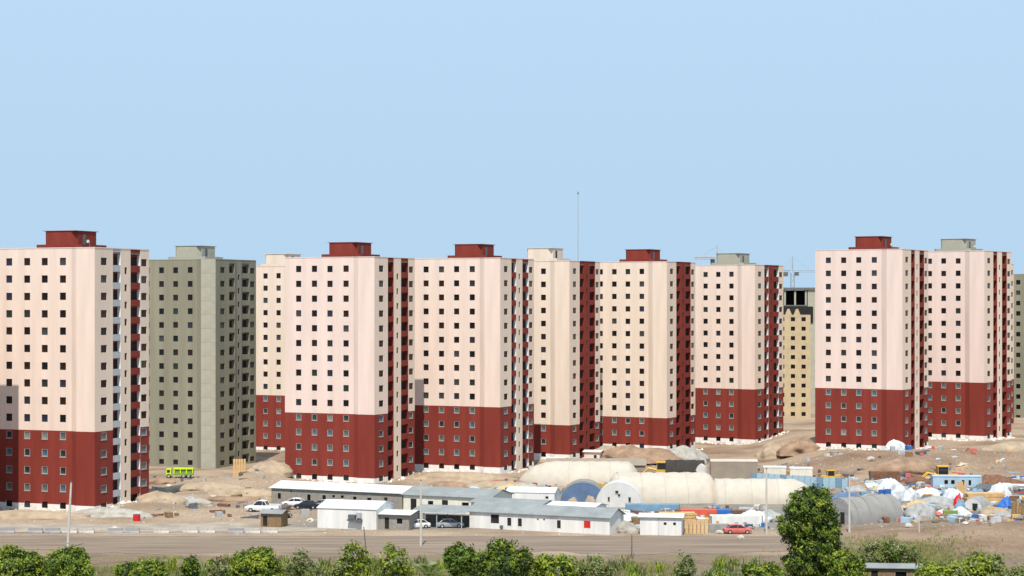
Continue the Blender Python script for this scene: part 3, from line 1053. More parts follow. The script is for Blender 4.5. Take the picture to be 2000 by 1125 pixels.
vault('arched_tent', 'long cream arched tent behind, left of the dark digger', PT(1012, 418), -R(3), 25, 11.0, 4.6, M['canvas'], ribs=6, round_end=(8, 3))
vault('arched_tent', 'large cream arched tent behind the white arched hut with two windows', PT(1184, 382), R(2), 21, 12, 5.2, M['canvas'], ribs=5, round_end=(2, 2.5))
vault('arched_tent', 'cream arched tent with rounded white end right behind the tall dark tree', PT(1388, 380), -R(2), 19.5, 9.5, 4.3, M['canvas'], M['canvaswhite'], ribs=4, round_end=(.8, 5))
vault('arched_hut', 'white arched hut whose front shows two small windows and a vent', PT(1208, 369), R(84), 6, 8.4, 4.5, M['canvaswhite'], None,
      [(1.75, 1.5, .3, .65, 'window'), (-2.0, 1.45, .4, .75, 'window'), (.3, 2.75, .5, .45, 'vent'), (-.1, 2.2, .35, .35, 'vent')], ribs=3, cat='hut')
vault('blue_tent', 'blue arched tent with two pale mounds in front of its mouth', PT(1138, 379), R(86), 8, 8.2, 3.6, M['canvasgrey'], M['canvasblue'], [], ribs=2)
vault('grey_hut', 'long grey arched hut with a dark door right of the tall tree', PT(1638, 342), R(36), 12, 6.8, 4.3, M['canvasgrey'], M['barriergrey'], [(-.9, 1.0, .9, 2.0, 'door')], ribs=4, cat='hut', hoop=M['canvasgrey'])
vault('small_arched_shelter', 'small pale arched shelter with a dark opening in the junk yard', PT(1899, 360), R(60), 4.5, 3.6, 2.6, M['tarpgrey'], M['canvaswhite'], [(-.5, .9, .9, 1.5, 'door')], ribs=2, cat='shelter')
shed('beige_sheet_shed', 'beige sheeted shed right of the white arched cover, left of the pale blue fence', PT(1388, 420), -R(3), 9.6, 4, 4.0, .35, M['taupe'], M['canvas'], [], ribs=False, eave=.05)
shed('taupe_sheet_shed', 'long low taupe sheeted shed behind the first cream arched tent', PT(1068, 438), -R(2), 21, 7, 2.2, 1.1, M['taupe'], M['taupe'], [], ribs=False, eave=.3)
vault('dark_arched_cover', 'dark brown arched cover above the cream tents near the digger', PT(1300, 424), -R(3), 8.0, 5.5, 4.3, M['darkcanvas'], None, [], ribs=2, cat='shelter')
vault('white_arched_cover', 'white arched cover at the right end of the dark brown cover', PT(1368, 421), R(70), 2.0, 2.6, 3.4, M['canvaswhite'], None, [], ribs=1, cat='shelter')


def container(name, label, loc, rz, L, w, h, m, cat='container', doorm=None):
    t = thing(name, label, cat, loc, rz)
    mb = MB().box(0, L, 0, w, .0, h, m)
    k = int(L / .55)
    for q in range(k):
        x = .12 + q * (L - .24) / k
        mb.box(x, x + (L - .24) / k * .5, -.035, -.002, .12, h - .12, m)
    mb.build('body', t)
    c2 = MB()
    for x in (-.04, L - .08):
        for y in (-.045, w - .08):
            c2.box(x, x + .12, y, y + .12, -.02, h + .03, M['metald'])
    c2.build('corner_post', t)
    MB().box(L + .002, L + .05, .1, w - .1, .1, h - .1, doorm or m).build('door', t)
    return t


container('blue_container', 'long faded blue container at the foot of the white arched hut', PT(1222, 362), -R(3), 9.5, 2.5, 1.25, M['ltblued'])
container('orange_container', 'orange red container between two blue ones below the cream tents', PT(1329, 352), -R(3), 6.6, 2.4, 1.35, M['orange'])
container('bright_blue_container', 'bright blue container at the right end of the orange one', PT(1401, 351), -R(3), 2.4, 2.4, 1.4, M['blue'])
container('brown_container', 'brown rusty container right of the bright blue one', PT(1430, 352), -R(2), 5.0, 2.4, 1.2, M['rust'])
container('white_container', 'low white container below the orange one, by the timber', PT(1389, 338), R(2), 8.5, 2.4, 1.7, M['wallwhite'])
container('blue_skip', 'blue metal skip at the base of the small white store', PT(987, 376), -R(8), 2.2, 2.0, 2.9, M['blue'], 'skip')
container('rusty_skip', 'dark rusty skip under the earth bank in the right yard', PT(1700, 416), -R(3), 6.0, 2.5, 2.0, M['rust'], 'skip')
container('grey_water_tank', 'grey steel water tank behind the barrier right of the kiosk', PT(1345, 328), R(1), 6.4, 1.2, 1.4, M['barriergrey'], 'tank')
container('green_bin', 'dark green bin near the road in the right yard', PT(1842, 350), -R(12), 2.4, 1.6, 1.3, M['limed'], 'bin')

# pale blue sheet fence, every panel a part
p0, p1 = PT(1466, 414), PT(1656, 400)
t = thing('sheet_fence', 'pale blue sheet metal fence above the tall dark tree', 'fence', p0, math.atan2(p1.y - p0.y, p1.x - p0.x))
LF = (p1.xy - p0.xy).length
nn = 16
for k in range(nn):
    m = M['ltblued'] if k in (0, 5, 11, 14) else M['ltblue']
    MB().box(.03, LF / nn - .03, -.02 + .02 * (k % 2), .03 + .02 * (k % 2), -.6, 2.3 + random.uniform(-.12, .12), m).build('panel', t).location = (k * LF / nn, 0, 0)
for k in range(nn + 1):
    MB().box(-.05, .05, .06, .14, -.6, 2.35, M['metald']).build('post', t).location = (k * LF / nn, 0, 0)


# ------------------------------------------------------------------ vehicles
def wheelmesh(r, w):
    mb = MB()
    mb.tube([(0, -w / 2, 0), (0, w / 2, 0)], r, M['tyre'], 14)
    mb.tube([(0, -w / 2 - .012, 0), (0, w / 2 + .012, 0)], r * .55, M['metal'], 10)
    return mb.mesh('wheel')


WH = wheelmesh(.33, .22)
WHB = wheelmesh(.55, .35)


def car(label, loc, rz, paint, kind='saloon', group='cars parked on the site'):
    t = thing('parked_car' if kind == 'saloon' else 'pickup_truck', label, 'car' if kind == 'saloon' else 'pickup truck', loc, rz, group)
    L = 4.5 if kind == 'saloon' else 5.3
    hw = .86
    # body loft: (x, floor, belt height, half width)
    if kind == 'saloon':
        sec = [(-2.25, .42, .72, .66), (-2.15, .28, .86, .80), (-1.3, .22, .93, .86), (0, .22, .92, .87), (1.0, .22, .90, .86), (1.9, .25, .80, .82), (2.2, .34, .68, .68), (2.27, .42, .58, .58)]
        roof = [(-1.75, .93, .74), (-1.15, 1.38, .60), (-.2, 1.45, .60), (.45, 1.38, .60), (1.25, .92, .74)]
    else:
        sec = [(-2.65, .5, .98, .84), (-2.6, .42, 1.02, .87), (-.5, .36, 1.02, .88), (.6, .34, 1.02, .88), (1.5, .34, 1.00, .87), (2.3, .38, .90, .84), (2.6, .46, .78, .76), (2.65, .52, .70, .68)]
        roof = [(-.75, 1.02, .78), (-.45, 1.62, .66), (.3, 1.70, .66), (.75, 1.64, .66), (1.35, 1.02, .78)]
    mb = MB()
    rows = []
    for x, z0, z1, w in sec:
        zm = (z0 + z1) / 2
        rows.append([(x, -w * .92, z0), (x, -w, zm), (x, -w * .97, z1 - .06), (x, -w * .86, z1), (x, w * .86, z1), (x, w * .97, z1 - .06), (x, w, zm), (x, w * .92, z0), (x, -w * .92, z0)])
    mb.grid(rows, paint, flip=True)
    mb.poly([p for p in rows[0][:8]], paint)
    mb.poly([p for p in rows[-1][:8]][::-1], paint)
    # roof panel and pillars
    k = len(roof)
    rp2 = [[(x, -w, z + .012), (x, w, z + .012)] for x, z, w in roof[1:k - 1]]
    mb.grid(rp2, paint, flip=True)
    for a, c2 in zip(roof, roof[1:]):
        for sg in (-1, 1):
            mb.tube([(a[0], sg * a[2], a[1]), (c2[0], sg * c2[2], c2[1])], .045, paint, 4, False)
    for sg in (-1, 1):
        mb.tube([(-.1, sg * .86 * .9, .93), (-.1, sg * .61, 1.42 if kind == 'saloon' else 1.66)], .045, paint, 4, False)
    if kind != 'saloon':
        mb.box(-2.55, -.85, -.8, .8, 1.021, 1.03, M['metald'])
        mb.box(-2.6, -.8, -.87, -.8, 1.02, 1.14, paint)
        mb.box(-2.6, -.8, .8, .87, 1.02, 1.14, paint)
        mb.box(-2.62, -2.55, -.8, .8, 1.02, 1.14, paint)
    mb.build('body', t, False)
    g = MB()
    for sg in (-1, 1):
        pts = [(x, sg * (w - .01), z - .01) for x, z, w in roof]
        g.poly(pts if sg > 0 else pts[::-1], M['carglass'])
    for (a, c2) in ((roof[0], roof[1]), (roof[-2], roof[-1])):
        g.poly([(a[0], -a[2], a[1]), (a[0], a[2], a[1]), (c2[0], c2[2], c2[1]), (c2[0], -c2[2], c2[1])], M['carglass'])
    g.build('window', t)
    wx = (-1.35, 1.4) if kind == 'saloon' else (-1.65, 1.65)
    for x in wx:
        for y in (-.78, .78):
            put('wheel', WH, t, (x, y, .33))
    for y in (-.55, .55):
        put('headlight', MB().box(sec[-2][0] - .02, sec[-1][0] + .02, y - .14, y + .14, .56 if kind == 'saloon' else .7, .66 if kind == 'saloon' else .82, M['lamp']).mesh('headlight'), t)
        put('tail_light', MB().box(sec[0][0] - .03, sec[0][0] + .05, y - .12, y + .12, .62 if kind == 'saloon' else .8, .74 if kind == 'saloon' else .94, M['redpaint']).mesh('tail_light'), t)
    return t


car('white pickup truck parked facing left above the little brown hut', PT(514, 362), R(168), M['carwhite'], 'pickup').scale = (1.2, 1.2, 1.2)
car('white car half hidden behind the black one by the long grey shed', PT(575, 372.5), R(172), M['carwhite'])
car('black car parked in front of the long grey shed', PT(598, 366.5), R(178), M['carblack'])
car('silver car parked at the corner of the white shed and the long grey shed', PT(630, 368.5), R(160), M['carsilver'])
car('white car parked under the left half of the carport', at_local(bpy.data.objects['carport'], 1.0, -.9, -.02), -R(160), M['carwhite'])
car('silver car parked under the right half of the carport', at_local(bpy.data.objects['carport'], 5.9, 1.6, -.02), R(8), M['carsilver'])
car('bright red car showing its roof between the white shed and the long grey shed', PT(702, 363), R(6), M['redpaint'])
car('faded red car beside the road, right of the white kiosk', PT(1441, 327.5), R(2), M['salmon'])
car('dark car half hidden behind the pickup truck', PT(545, 353), -R(12), M['carblack'])

# lime truck
t = thing('lime_truck', 'bright lime green truck at the foot of the grey concrete tower', 'truck', PT(351, 429), R(3))
t.scale = (.88, .88, .85)
MB().box(-3.1, -1.9, -1.05, 1.05, .55, 2.3, M['lime']).build('cab', t)
mb = MB().box(-1.3, 3.2, -1.1, 1.1, .75, 1.2, M['limed'])
mb.build('bed', t)
mb = MB()
for x in (-1.3, .15, 1.6, 3.05):
    mb.box(x, x + .22, -1.12, -.9, 1.2, 2.2, M['lime'])
    mb.box(x, x + .22, .9, 1.12, 1.2, 2.2, M['lime'])
mb.box(-1.35, 3.3, -1.15, 1.15, 2.2, 2.45, M['lime'])
mb.build('rack', t)
MB().box(-1.05, 2.9, -.85, .85, 1.2, 2.0, M['limed']).build('load', t)
MB().box(-3.125, -3.105, -.9, .9, 1.4, 2.1, M['carglass']).build('windscreen', t)
MB().box(-2.9, -2.2, -1.075, -1.055, 1.4, 2.1, M['carglass']).build('window', t)
for x in (-2.5, 1.0, 2.2):
    for y in (-.9, .9):
        put('wheel', WHB, t, (x, y, .55))


def digger(label, loc, rz, m, s=1.0):
    t = thing('wheel_loader', label, 'digger', loc, rz)
    t.scale = (s, s, s)
    MB().prism([(-2.8, -1.0), (.6, -1.0), (.6, 1.0), (-2.8, 1.0)], .7, 1.7, m).build('body', t)
    mb = MB()
    mb.box(-1.2, .4, -.8, .8, 1.7, 2.9, M['carglass'])
    mb.box(-1.35, .55, -.95, .95, 2.9, 3.05, m)
    for x in (-1.25, .4):
        for y in (-.86, .8):
            mb.box(x, x + .07, y, y + .07, 1.7, 2.9, m)
    mb.build('cab', t)
    mb = MB()
    for y in (-.6, .6):
        mb.tube([(.5, y, 1.6), (2.0, y, 1.9), (3.1, y, .9)], .14, m, 5)
    mb.build('boom', t)
    mb = MB()
    rows = []
    for k in range(6):
        a = R(200 - k * 36)
        rows.append([(3.5 + .55 * math.cos(a), -1.2, .8 + .55 * math.sin(a)), (3.5 + .55 * math.cos(a), 1.2, .8 + .55 * math.sin(a))])
    mb.grid(rows, M['rust'])
    mb.build('bucket', t)
    for x in (-1.9, 1.0):
        for y in (-1.1, 1.1):
            put('wheel', WHB, t, (x, y, .55))
    return t


digger('yellow wheel loader on the bank above the large cream arched tent', PT(1288, 430), R(175), M['yellow'], 1.15)
digger('yellow digger standing above the pale blue site cabin in the right yard', PT(1836, 413), R(178), M['yellow'], 1.25)
digger('small orange yellow digger above the right end of the pale blue fence', PT(1625, 417), R(5), M['yellow'], .85)


# ------------------------------------------------------------------ poles
def pole(label, px, py, top_px, r0, m, arm=0.0, lean=0.0):
    p = gp(px, py)
    h = CAM_H - (top_px - HOR) / FPX * p.y - p.z
    t = thing('utility_pole', label, 'pole', p)
    mb = MB()
    mb.tube([(0, 0, -.5), (lean * .5, 0, h * .5), (lean, 0, h)], [r0, r0 * .85, r0 * .65], m, 8)
    mb.build('shaft', t)
    mb = MB()
    mb.tube([(lean, 0, h - .05), (lean, 0, h + .12)], [r0 * .8, r0 * .5], M['metald'], 8)
    mb.build('cap', t)
    if arm:
        mb = MB()
        mb.tube([(lean, 0, h - .3), (lean + arm * .6, 0, h - .05), (lean + arm, 0, h - .1)], .05, m, 5)
        a = mb.build('arm', t)
        MB().box(lean + arm - .1, lean + arm + .5, -.14, .14, h - .2, h - .08, M['metal']).build('lamp_head', a)
    return t


pole('pale slightly leaning pole in front of the nearest tower on the left', 132, 1072, 942, .22, M['pole'], lean=.55)
pole('pale pole in front of the carport, beside two parked cars', 822, 1066, 938, .20, M['pole'])
pole('pale pole just left of the tall dark tree', 1497, 1042, 915, .19, M['pole'])
pole('pale pole in front of the long grey arched hut', 1659, 1040, 928, .19, M['pole'])
pole('thin brown pole standing by the road below the white kiosk', 1234, 1092, 1046, .09, M['poled'])
pole('dark thin leaning pole by the road below the white shed', 716, 1088, 1030, .09, M['poled'], lean=-.4)
pole('short pale post at the brown bank in the right yard', 1795, 1040, 1005, .12, M['pole'])

# concrete blocks along the road
blk = {}
for k, m in (('pale', M['barrier']), ('grey', M['barriergrey']), ('brown', M['rust'])):
    mb = MB()
    pr = [(-.3, 0), (.3, 0), (.3, .16), (.13, .42), (.1, .85), (-.1, .85), (-.13, .42), (-.3, .16)]
    for a in range(8):
        c2 = (a + 1) % 8
        mb.poly([(-1.2, pr[a][0], pr[a][1]), (1.2, pr[a][0], pr[a][1]), (1.2, pr[c2][0], pr[c2][1]), (-1.2, pr[c2][0], pr[c2][1])][::-1], m)
    mb.poly([(-1.2, y, z) for y, z in pr], m)
    mb.poly([(1.2, y, z) for y, z in pr[::-1]], m)
    blk[k] = mb.mesh('concrete_block')
rb = random.Random(5)
ORD = 'first second third fourth fifth sixth seventh eighth ninth tenth eleventh twelfth thirteenth fourteenth fifteenth sixteenth seventeenth eighteenth nineteenth twentieth'.split()
nb = 0
x = -81.0
while x < -38 and nb < 20:
    k = 'pale' if rb.random() < .6 else 'grey'
    o = put('concrete_block', blk[k], None, on(x, 328.3 + rb.uniform(-.25, .25), -.04), rb.uniform(-.12, .12))
    tag(o, ('pale' if k == 'pale' else 'weathered grey') + ' concrete road block, ' + ORD[nb] + ' from the left in the roadside row', 'road block', 'concrete blocks along the road')
    nb += 1
    x += 2.75 if rb.random() < .75 else 4.6


# ------------------------------------------------------------------ piles, rocks, clutter of the yard
def heap(name, label, cat, loc, rx, ry, h, m, seed, rz=0.0, rough=.3, smooth=True, res=44):
    mb = MB()
    rows = []
    NJ = 16
    for j in range(NJ + 1):
        q = j / NJ
        row = []
        for k in range(res + 1):
            a = 2 * math.pi * (k % res) / res
            nq = 1 + rough * noise.noise(Vector((math.cos(a) * 1.4 + seed * 3.1, math.sin(a) * 1.4, q * 1.5))) + rough * .4 * noise.noise(Vector((math.cos(a) * 5 + seed, math.sin(a) * 5, q * 5)))
            r = math.sin(q * math.pi / 2) if j < NJ else 1.05
            X2, Y2 = math.cos(a) * r, math.sin(a) * r
            z = h * (math.cos(q * math.pi / 2) ** 1.3) * (1 + .6 * rough * noise.noise(Vector((X2 * 2.2, Y2 * 2.2, seed)))) + h * rough * .35 * noise.noise(Vector((X2 * 6, Y2 * 6, seed + 9))) * (1 - q) if j < NJ else -.5
            row.append((rx * r * nq * math.cos(a), ry * r * nq * math.sin(a), z))
        rows.append(row)
    mb.grid(rows, m)
    o = mb.build(name, None, smooth)
    o.location = loc
    o.rotation_euler = (0, 0, rz)
    return tag(o, label, cat)


HP = [
    ('sand_pile', 'tall sand pile at the right foot of the nearest tower', 'sand pile', 312, 372, 5.5, 4, 2.6, 'sandpile'),
    ('sand_pile', 'grey brown sand pile right of the tall one, left of the pickup', 'sand pile', 360, 376, 4.5, 3, 1.5, 'greypile'),
    ('sand_pile', 'wide low sand ridge below the lime green truck', 'sand pile', 400, 402, 9, 4, 1.5, 'sandpile'),
    ('sand_pile', 'pale earth ramp against the red base beside the grey tower', 'earth pile', 528, 424, 5, 4, 2.5, 'sandpile'),
    ('sand_pile', 'long pale earth ridge left of the long grey shed', 'earth pile', 478, 392, 8, 3, 1.3, 'sandpile'),
    ('gravel_heap', 'pale gravel heap spread along the foot of the nearest tower', 'gravel pile', 215, 352, 8, 3, 1.5, 'greypile'),
    ('gravel_heap', 'pale gravel heap at the left foot of the nearest tower, on the track', 'gravel pile', 62, 349, 9, 3, 1.3, 'sandpile'),
    ('spoil_heap', 'brown spoil heap in front of the tower with the stepped shadow', 'earth pile', 905, 425, 12, 4, 1.9, 'sandpile'),
    ('spoil_heap', 'brown spoil heap in front of the cream tower between two red strips', 'earth pile', 1238, 458, 9, 5, 3.0, 'spoil'),
    ('spoil_heap', 'brown spoil heap right of the cream hut, with a steep left slope', 'earth pile', 1190, 462, 4, 4, 2.4, 'sandpile'),
    ('spoil_heap', 'grey green rubble heap right of the red tower base and white sheet', 'earth pile', 1335, 470, 6, 4, 3.4, 'greypile'),
    ('spoil_heap', 'sandy mound in front of the yellow brick block', 'earth pile', 1512, 484, 4.5, 5, 3.2, 'sandpile'),
    ('spoil_heap', 'dark brown earth mound right of the sandy one, below the yellow brick block', 'earth pile', 1566, 480, 5.5, 5, 3.3, 'spoil'),
    ('spoil_heap', 'pale round mound at the foot of the rightmost tower', 'earth pile', 1985, 455, 9, 5, 2.6, 'sandpile'),
    ('spoil_heap', 'brown earth heap in the right yard above the white bags', 'earth pile', 1655, 404, 5, 3, 1.9, 'spoil'),
    ('spoil_heap', 'dark brown broken heap under the bank in the right yard', 'earth pile', 1768, 428, 9, 4, 2.8, 'spoil'),
    ('spoil_heap', 'dark heap right of the pale blue site cabin', 'earth pile', 1935, 410, 7, 3, 2.2, 'rust'),
    ('spoil_heap', 'brown mound beside the small arched shelter', 'earth pile', 1938, 356, 3.2, 2.4, 1.6, 'sandpile'),
    ('pale_mound', 'left pale mound before the mouth of the blue tent', 'mound', 1118, 366, 1.3, 1.2, 2.1, 'sandpile'),
    ('pale_mound', 'right pale mound before the mouth of the blue tent', 'mound', 1153, 366, 1.4, 1.2, 2.2, 'sandpile'),
    ('white_sheet_pile', 'crumpled white sheet over rubble at the red base, left of the grey rubble', 'plastic sheet', 1285, 476, 3.4, 2, 3.2, 'tarpwhite'),
    ('white_sheet_pile', 'white sheet over a heap at the foot of the tower with four window columns', 'plastic sheet', 1748, 452, 2.8, 2, 2.6, 'tarpwhite'),
    ('tarp_heap', 'white plastic covered stack left of the blue drums', 'covered stack', 1740, 392, 3.0, 2.0, 3.2, 'tarpwhite'),
    ('tarp_heap', 'large white bagged bundle in the middle of the junk yard', 'covered stack', 1757, 381, 2.0, 1.8, 3.0, 'tarpwhite'),
    ('tarp_heap', 'shiny white bundle right next to the large bagged one', 'covered stack', 1776, 378, 1.6, 1.5, 2.7, 'tarpwhite'),
    ('tarp_heap', 'long low white covered stack below the pale blue cabin', 'covered stack', 1812, 387, 3.6, 1.6, 1.9, 'tarpwhite'),
    ('tarp_heap', 'white peaked sheet above the red and teal bundles', 'covered stack', 1862, 379, 2.4, 1.7, 2.5, 'tarpwhite'),
    ('tarp_heap', 'wide grey tarpaulin heap in the middle of the junk yard', 'covered stack', 1828, 368, 4.2, 2.4, 2.1, 'tarpgrey'),
    ('tarp_heap', 'round grey tarpaulin heap at the end of the grey arched hut', 'covered stack', 1797, 350, 3.0, 2.2, 2.6, 'tarpgrey'),
    ('tarp_heap', 'small red bundle on top of the junk by the teal one', 'bundle', 1872, 366, .9, .8, 2.6, 'redpaint'),
    ('tarp_heap', 'teal bundle among white sheets in the junk yard', 'bundle', 1875, 361, 1.2, .9, 2.2, 'ltblued'),
    ('tarp_heap', 'bright white sheet lying left of the small arched shelter', 'plastic sheet', 1874, 353, 2.4, 1.3, 1.7, 'tarpwhite'),
    ('tarp_heap', 'flat white sheet left of the bright one, above the green bin', 'plastic sheet', 1840, 354, 1.5, 1.1, 1.3, 'tarpwhite'),
    ('tarp_heap', 'grey blue tarpaulin stack behind the small arched shelter', 'covered stack', 1908, 377, 2.6, 2.0, 2.6, 'ltblued'),
    ('tarp_heap', 'pale grey sheeted stack near the right edge', 'covered stack', 1950, 384, 2.4, 1.6, 3.0, 'tarpwhite'),
    ('tarp_heap', 'small blue tarpaulin stack near the right edge above the timber posts', 'covered stack', 1965, 366, 1.5, 1.2, 2.2, 'tarpblue'),
    ('tarp_heap', 'blue tarpaulin behind the grey arched hut', 'covered stack', 1650, 372, 4.0, 1.5, 2.4, 'canvasblue'),
    ('tarp_heap', 'white heap behind the kiosk, left of it', 'plastic sheet', 1222, 343, 3.0, 2, 1.9, 'tarpwhite'),
    ('tarp_heap', 'grey brown heap left of the kiosk by the road', 'earth pile', 1222, 329, 2.2, 1.6, 1.8, 'greypile'),
    ('tarp_heap', 'white sheeted stack at the foot of the pole left of the tall tree', 'covered stack', 1470, 345, 3.2, 2, 2.0, 'tarpwhite'),
    ('tarp_heap', 'pale bundle behind the grey roofed sheds, right of the nearest white roof', 'bundle', 845, 396, 1.6, 1.2, 1.4, 'tarpwhite'),
    ('tarp_heap', 'blue grey bundle under the brown spoil heap', 'bundle', 925, 392, 2.0, 1.2, 1.7, 'ltblue'),
    ('tarp_heap', 'yellowish sheeted stack left of the first cream tent', 'covered stack', 1000, 392, 3.6, 1.6, 2.0, 'timber'),
    ('tarp_heap', 'flat grey sheeted pile left of the rusty skip', 'covered stack', 1672, 398, 2.6, 1.6, 1.3, 'tarpgrey'),
    ('tarp_heap', 'low pale sheeted pile at the foot of the rusty skip', 'covered stack', 1702, 404, 2.4, 1.4, 1.2, 'tarpwhite'),
    ('spoil_heap', 'small dark earth heap between the rusty skip and the pale blue cabin', 'earth pile', 1790, 412, 3.4, 2.2, 1.6, 'rust'),
    ('tarp_heap', 'dark tarpaulin stack right of the pale blue cabin, before the dark heap', 'covered stack', 1922, 398, 2.8, 1.6, 1.8, 'metald'),
    ('tarp_heap', 'long pale sheet lying under the right edge of the earth bank', 'plastic sheet', 1975, 405, 5.5, 1.3, 1.2, 'tarpwhite'),
    ('tarp_heap', 'grey sheeted pile below the tan timber stack', 'covered stack', 1905, 383, 3.0, 1.5, 1.5, 'tarpgrey'),
    ('tarp_heap', 'dull blue sheeted pile left of the tan timber stack', 'covered stack', 1850, 388, 2.0, 1.4, 1.6, 'ltblued'),
    ('tarp_heap', 'rusty scrap heap between the two grey tarpaulin heaps', 'scrap heap', 1815, 358, 2.2, 1.5, 1.3, 'rust'),
    ('tarp_heap', 'small pink brown bundle before the wide grey tarpaulin heap', 'bundle', 1826, 353, 1.6, 1.1, 1.2, 'salmon'),
    ('tarp_heap', 'tan sheeted stack above the round grey tarpaulin heap', 'covered stack', 1790, 366, 2.4, 1.5, 1.6, 'timber'),
    ('tarp_heap', 'dark rubbish heap between the green bin and the arched shelter', 'rubbish heap', 1868, 346, 2.4, 1.2, .9, 'metald'),
    ('tarp_heap', 'grey rubbish heap right of the brown mound', 'rubbish heap', 1962, 352, 1.8, 1.2, 1.0, 'tarpgrey'),
    ('tarp_heap', 'yellow sheeted stack beyond the blue drums', 'covered stack', 1718, 398, 1.8, 1.2, 1.3, 'yellow'),
    ('tarp_heap', 'low grey pile between the blue tarpaulin and the blue drums', 'covered stack', 1700, 380, 2.8, 1.5, 1.3, 'tarpgrey'),
    ('tarp_heap', 'white sheet spread along the front of the grey canopy yard, left of the kiosk', 'plastic sheet', 1215, 356, 2.8, 1.4, .9, 'tarpwhite'),
    ('tarp_heap', 'pale sheeted pile between the blue container and the kiosk roof', 'covered stack', 1262, 346, 2.4, 1.2, 1.1, 'canvaswhite'),
    ('tarp_heap', 'white sheeted pile in front of the orange container', 'covered stack', 1352, 346, 3.0, 1.1, .9, 'tarpwhite'),
    ('tarp_heap', 'brown boards heap in front of the bright blue container', 'scrap heap', 1412, 347, 1.8, 1.0, .8, 'timberd'),
    ('tarp_heap', 'grey pile right of the low white container', 'covered stack', 1502, 352, 2.2, 1.4, 1.3, 'tarpgrey'),
    ('tarp_heap', 'dark bundle on the edge of the brown container', 'bundle', 1478, 356, 1.6, 1.0, 1.1, 'metald'),
    ('spoil_heap', 'low grey earth heap behind the small white store', 'earth pile', 1010, 404, 5, 2.5, 1.5, 'greypile'),
    ('spoil_heap', 'flat pale earth heap left of the first cream tent', 'earth pile', 965, 408, 6, 3, 1.5, 'sandpile'),
    ('spoil_heap', 'small brown heap behind the grey roofed shed', 'earth pile', 872, 408, 5, 2.5, 1.3, 'spoil'),
    ('spoil_heap', 'long flat brown heap crossing the open ground above the pickup truck', 'earth pile', 445, 383, 7, 2.2, .9, 'spoil'),
    ('spoil_heap', 'small brown heap at the left of the lime green truck', 'earth pile', 308, 418, 3.5, 2.2, 1.4, 'spoil'),
]
for k, (nm, lb, ct, px, Y, rx, ry, h, m) in enumerate(HP):
    heap(nm, lb, ct, PT(px, Y) - Vector((0, 0, .1)), rx, ry, h, M[m], k + 1, rz=random.uniform(-.3, .3), rough=.45 if 'tarp' in nm else .35, smooth=True)


def drum(label, loc, m, r=.42, h=1.1, cat='drum'):
    t = thing('drum', label, cat, loc, 0)
    mb = MB()
    mb.tube([(0, 0, -.05), (0, 0, h * .3), (0, 0, h * .33), (0, 0, h * .36), (0, 0, h * .64), (0, 0, h * .67), (0, 0, h * .7), (0, 0, h)], [r, r, r * 1.07, r, r, r * 1.07, r, r], m, 14)
    mb.build('barrel', t, False)
    mb = MB()
    mb.tube([(0, 0, h + .003), (0, 0, h + .05)], [r * .96, r * .94], M['metald'], 14)
    mb.build('lid', t)
    return t


drum('lone bright red drum on the sand right of the nearest tower', PT(267, 346), M['redpaint'], .62, 1.1)
drum('left blue drum beside the large white bundle', PT(1722, 381), M['blue'], .6, 2.0)
drum('right blue drum touching the large white bundle', PT(1734, 380), M['blue'], .6, 2.2)
drum('orange drum on the timber posts near the right edge', PT(1984, 352), M['yellow'], .7, 2.6)


def timber(name, label, loc, rz, L, w, nlay, m, vertical=False):
    t = thing(name, label, 'timber stack', loc, rz)
    pm = MB().box(0, L, 0, w * .9, 0, .2, m).mesh('plank')
    pv = MB().box(0, w * .8, 0, .2, 0, L, m).mesh('plank')
    rr = random.Random(len(label))
    if vertical:
        for k in range(nlay):
            o = put('plank', pv, t, (k * w, rr.uniform(0, .25), 0))
            o.rotation_euler = (rr.uniform(-.12, 0), 0, rr.uniform(-.1, .1))
    else:
        for a in range(nlay):
            for c2 in range(3):
                put('plank', pm, t, (rr.uniform(-.3, .3), c2 * w, .22 * a), rr.uniform(-.02, .02))
    return t


timber('timber_stack', 'upright yellow timber boards right of the white kiosk', PT(1331, 327.5), -R(6), 2.2, .62, 7, M['timber'], True)
timber('timber_stack', 'flat stacked yellow timber behind the upright boards', PT(1290, 340), R(4), 6, .7, 9, M['timber'])
timber('timber_stack', 'tan timber lying along the top of the grey arched hut yard', PT(1890, 372), R(5), 7, .8, 10, M['timber'])
timber('timber_stack', 'upright timber boards at the right edge of the junk yard', PT(1978, 351), R(4), 2.6, .5, 5, M['timberd'], True)
timber('timber_stack', 'pale timber stack at the foot of the grey concrete tower', PT(455, 432), R(2), 3.8, .55, 5, M['timber'], True)
timber('timber_stack', 'brown timber pile behind the kiosk roof', PT(1236, 335), R(8), 4, .7, 8, M['timberd'])
timber('timber_stack', 'orange boards leaning above the grey blue tarpaulin stack', PT(1868, 390), R(2), 2.8, .5, 4, M['timber'], True)


def rock(label, loc, r, m, seed, group=None, name='boulder'):
    mb = MB()
    rows = []
    for j in range(7):
        la = math.pi * j / 6 - math.pi / 2
        row = []
        for k in range(10):
            a = 2 * math.pi * (k % 9) / 9
            v = Vector((math.cos(a) * math.cos(la), math.sin(a) * math.cos(la), math.sin(la)))
            q = r * (1 + .45 * noise.noise(v * 1.3 + Vector((seed * 2.7, 0, seed))))
            row.append((v.x * q * 1.2, v.y * q, v.z * q * .75))
        rows.append(row)
    mb.grid(rows, m)
    o = mb.build(name, None)
    o.location = loc + Vector((0, 0, r * .3))
    return tag(o, label, 'boulder', group)


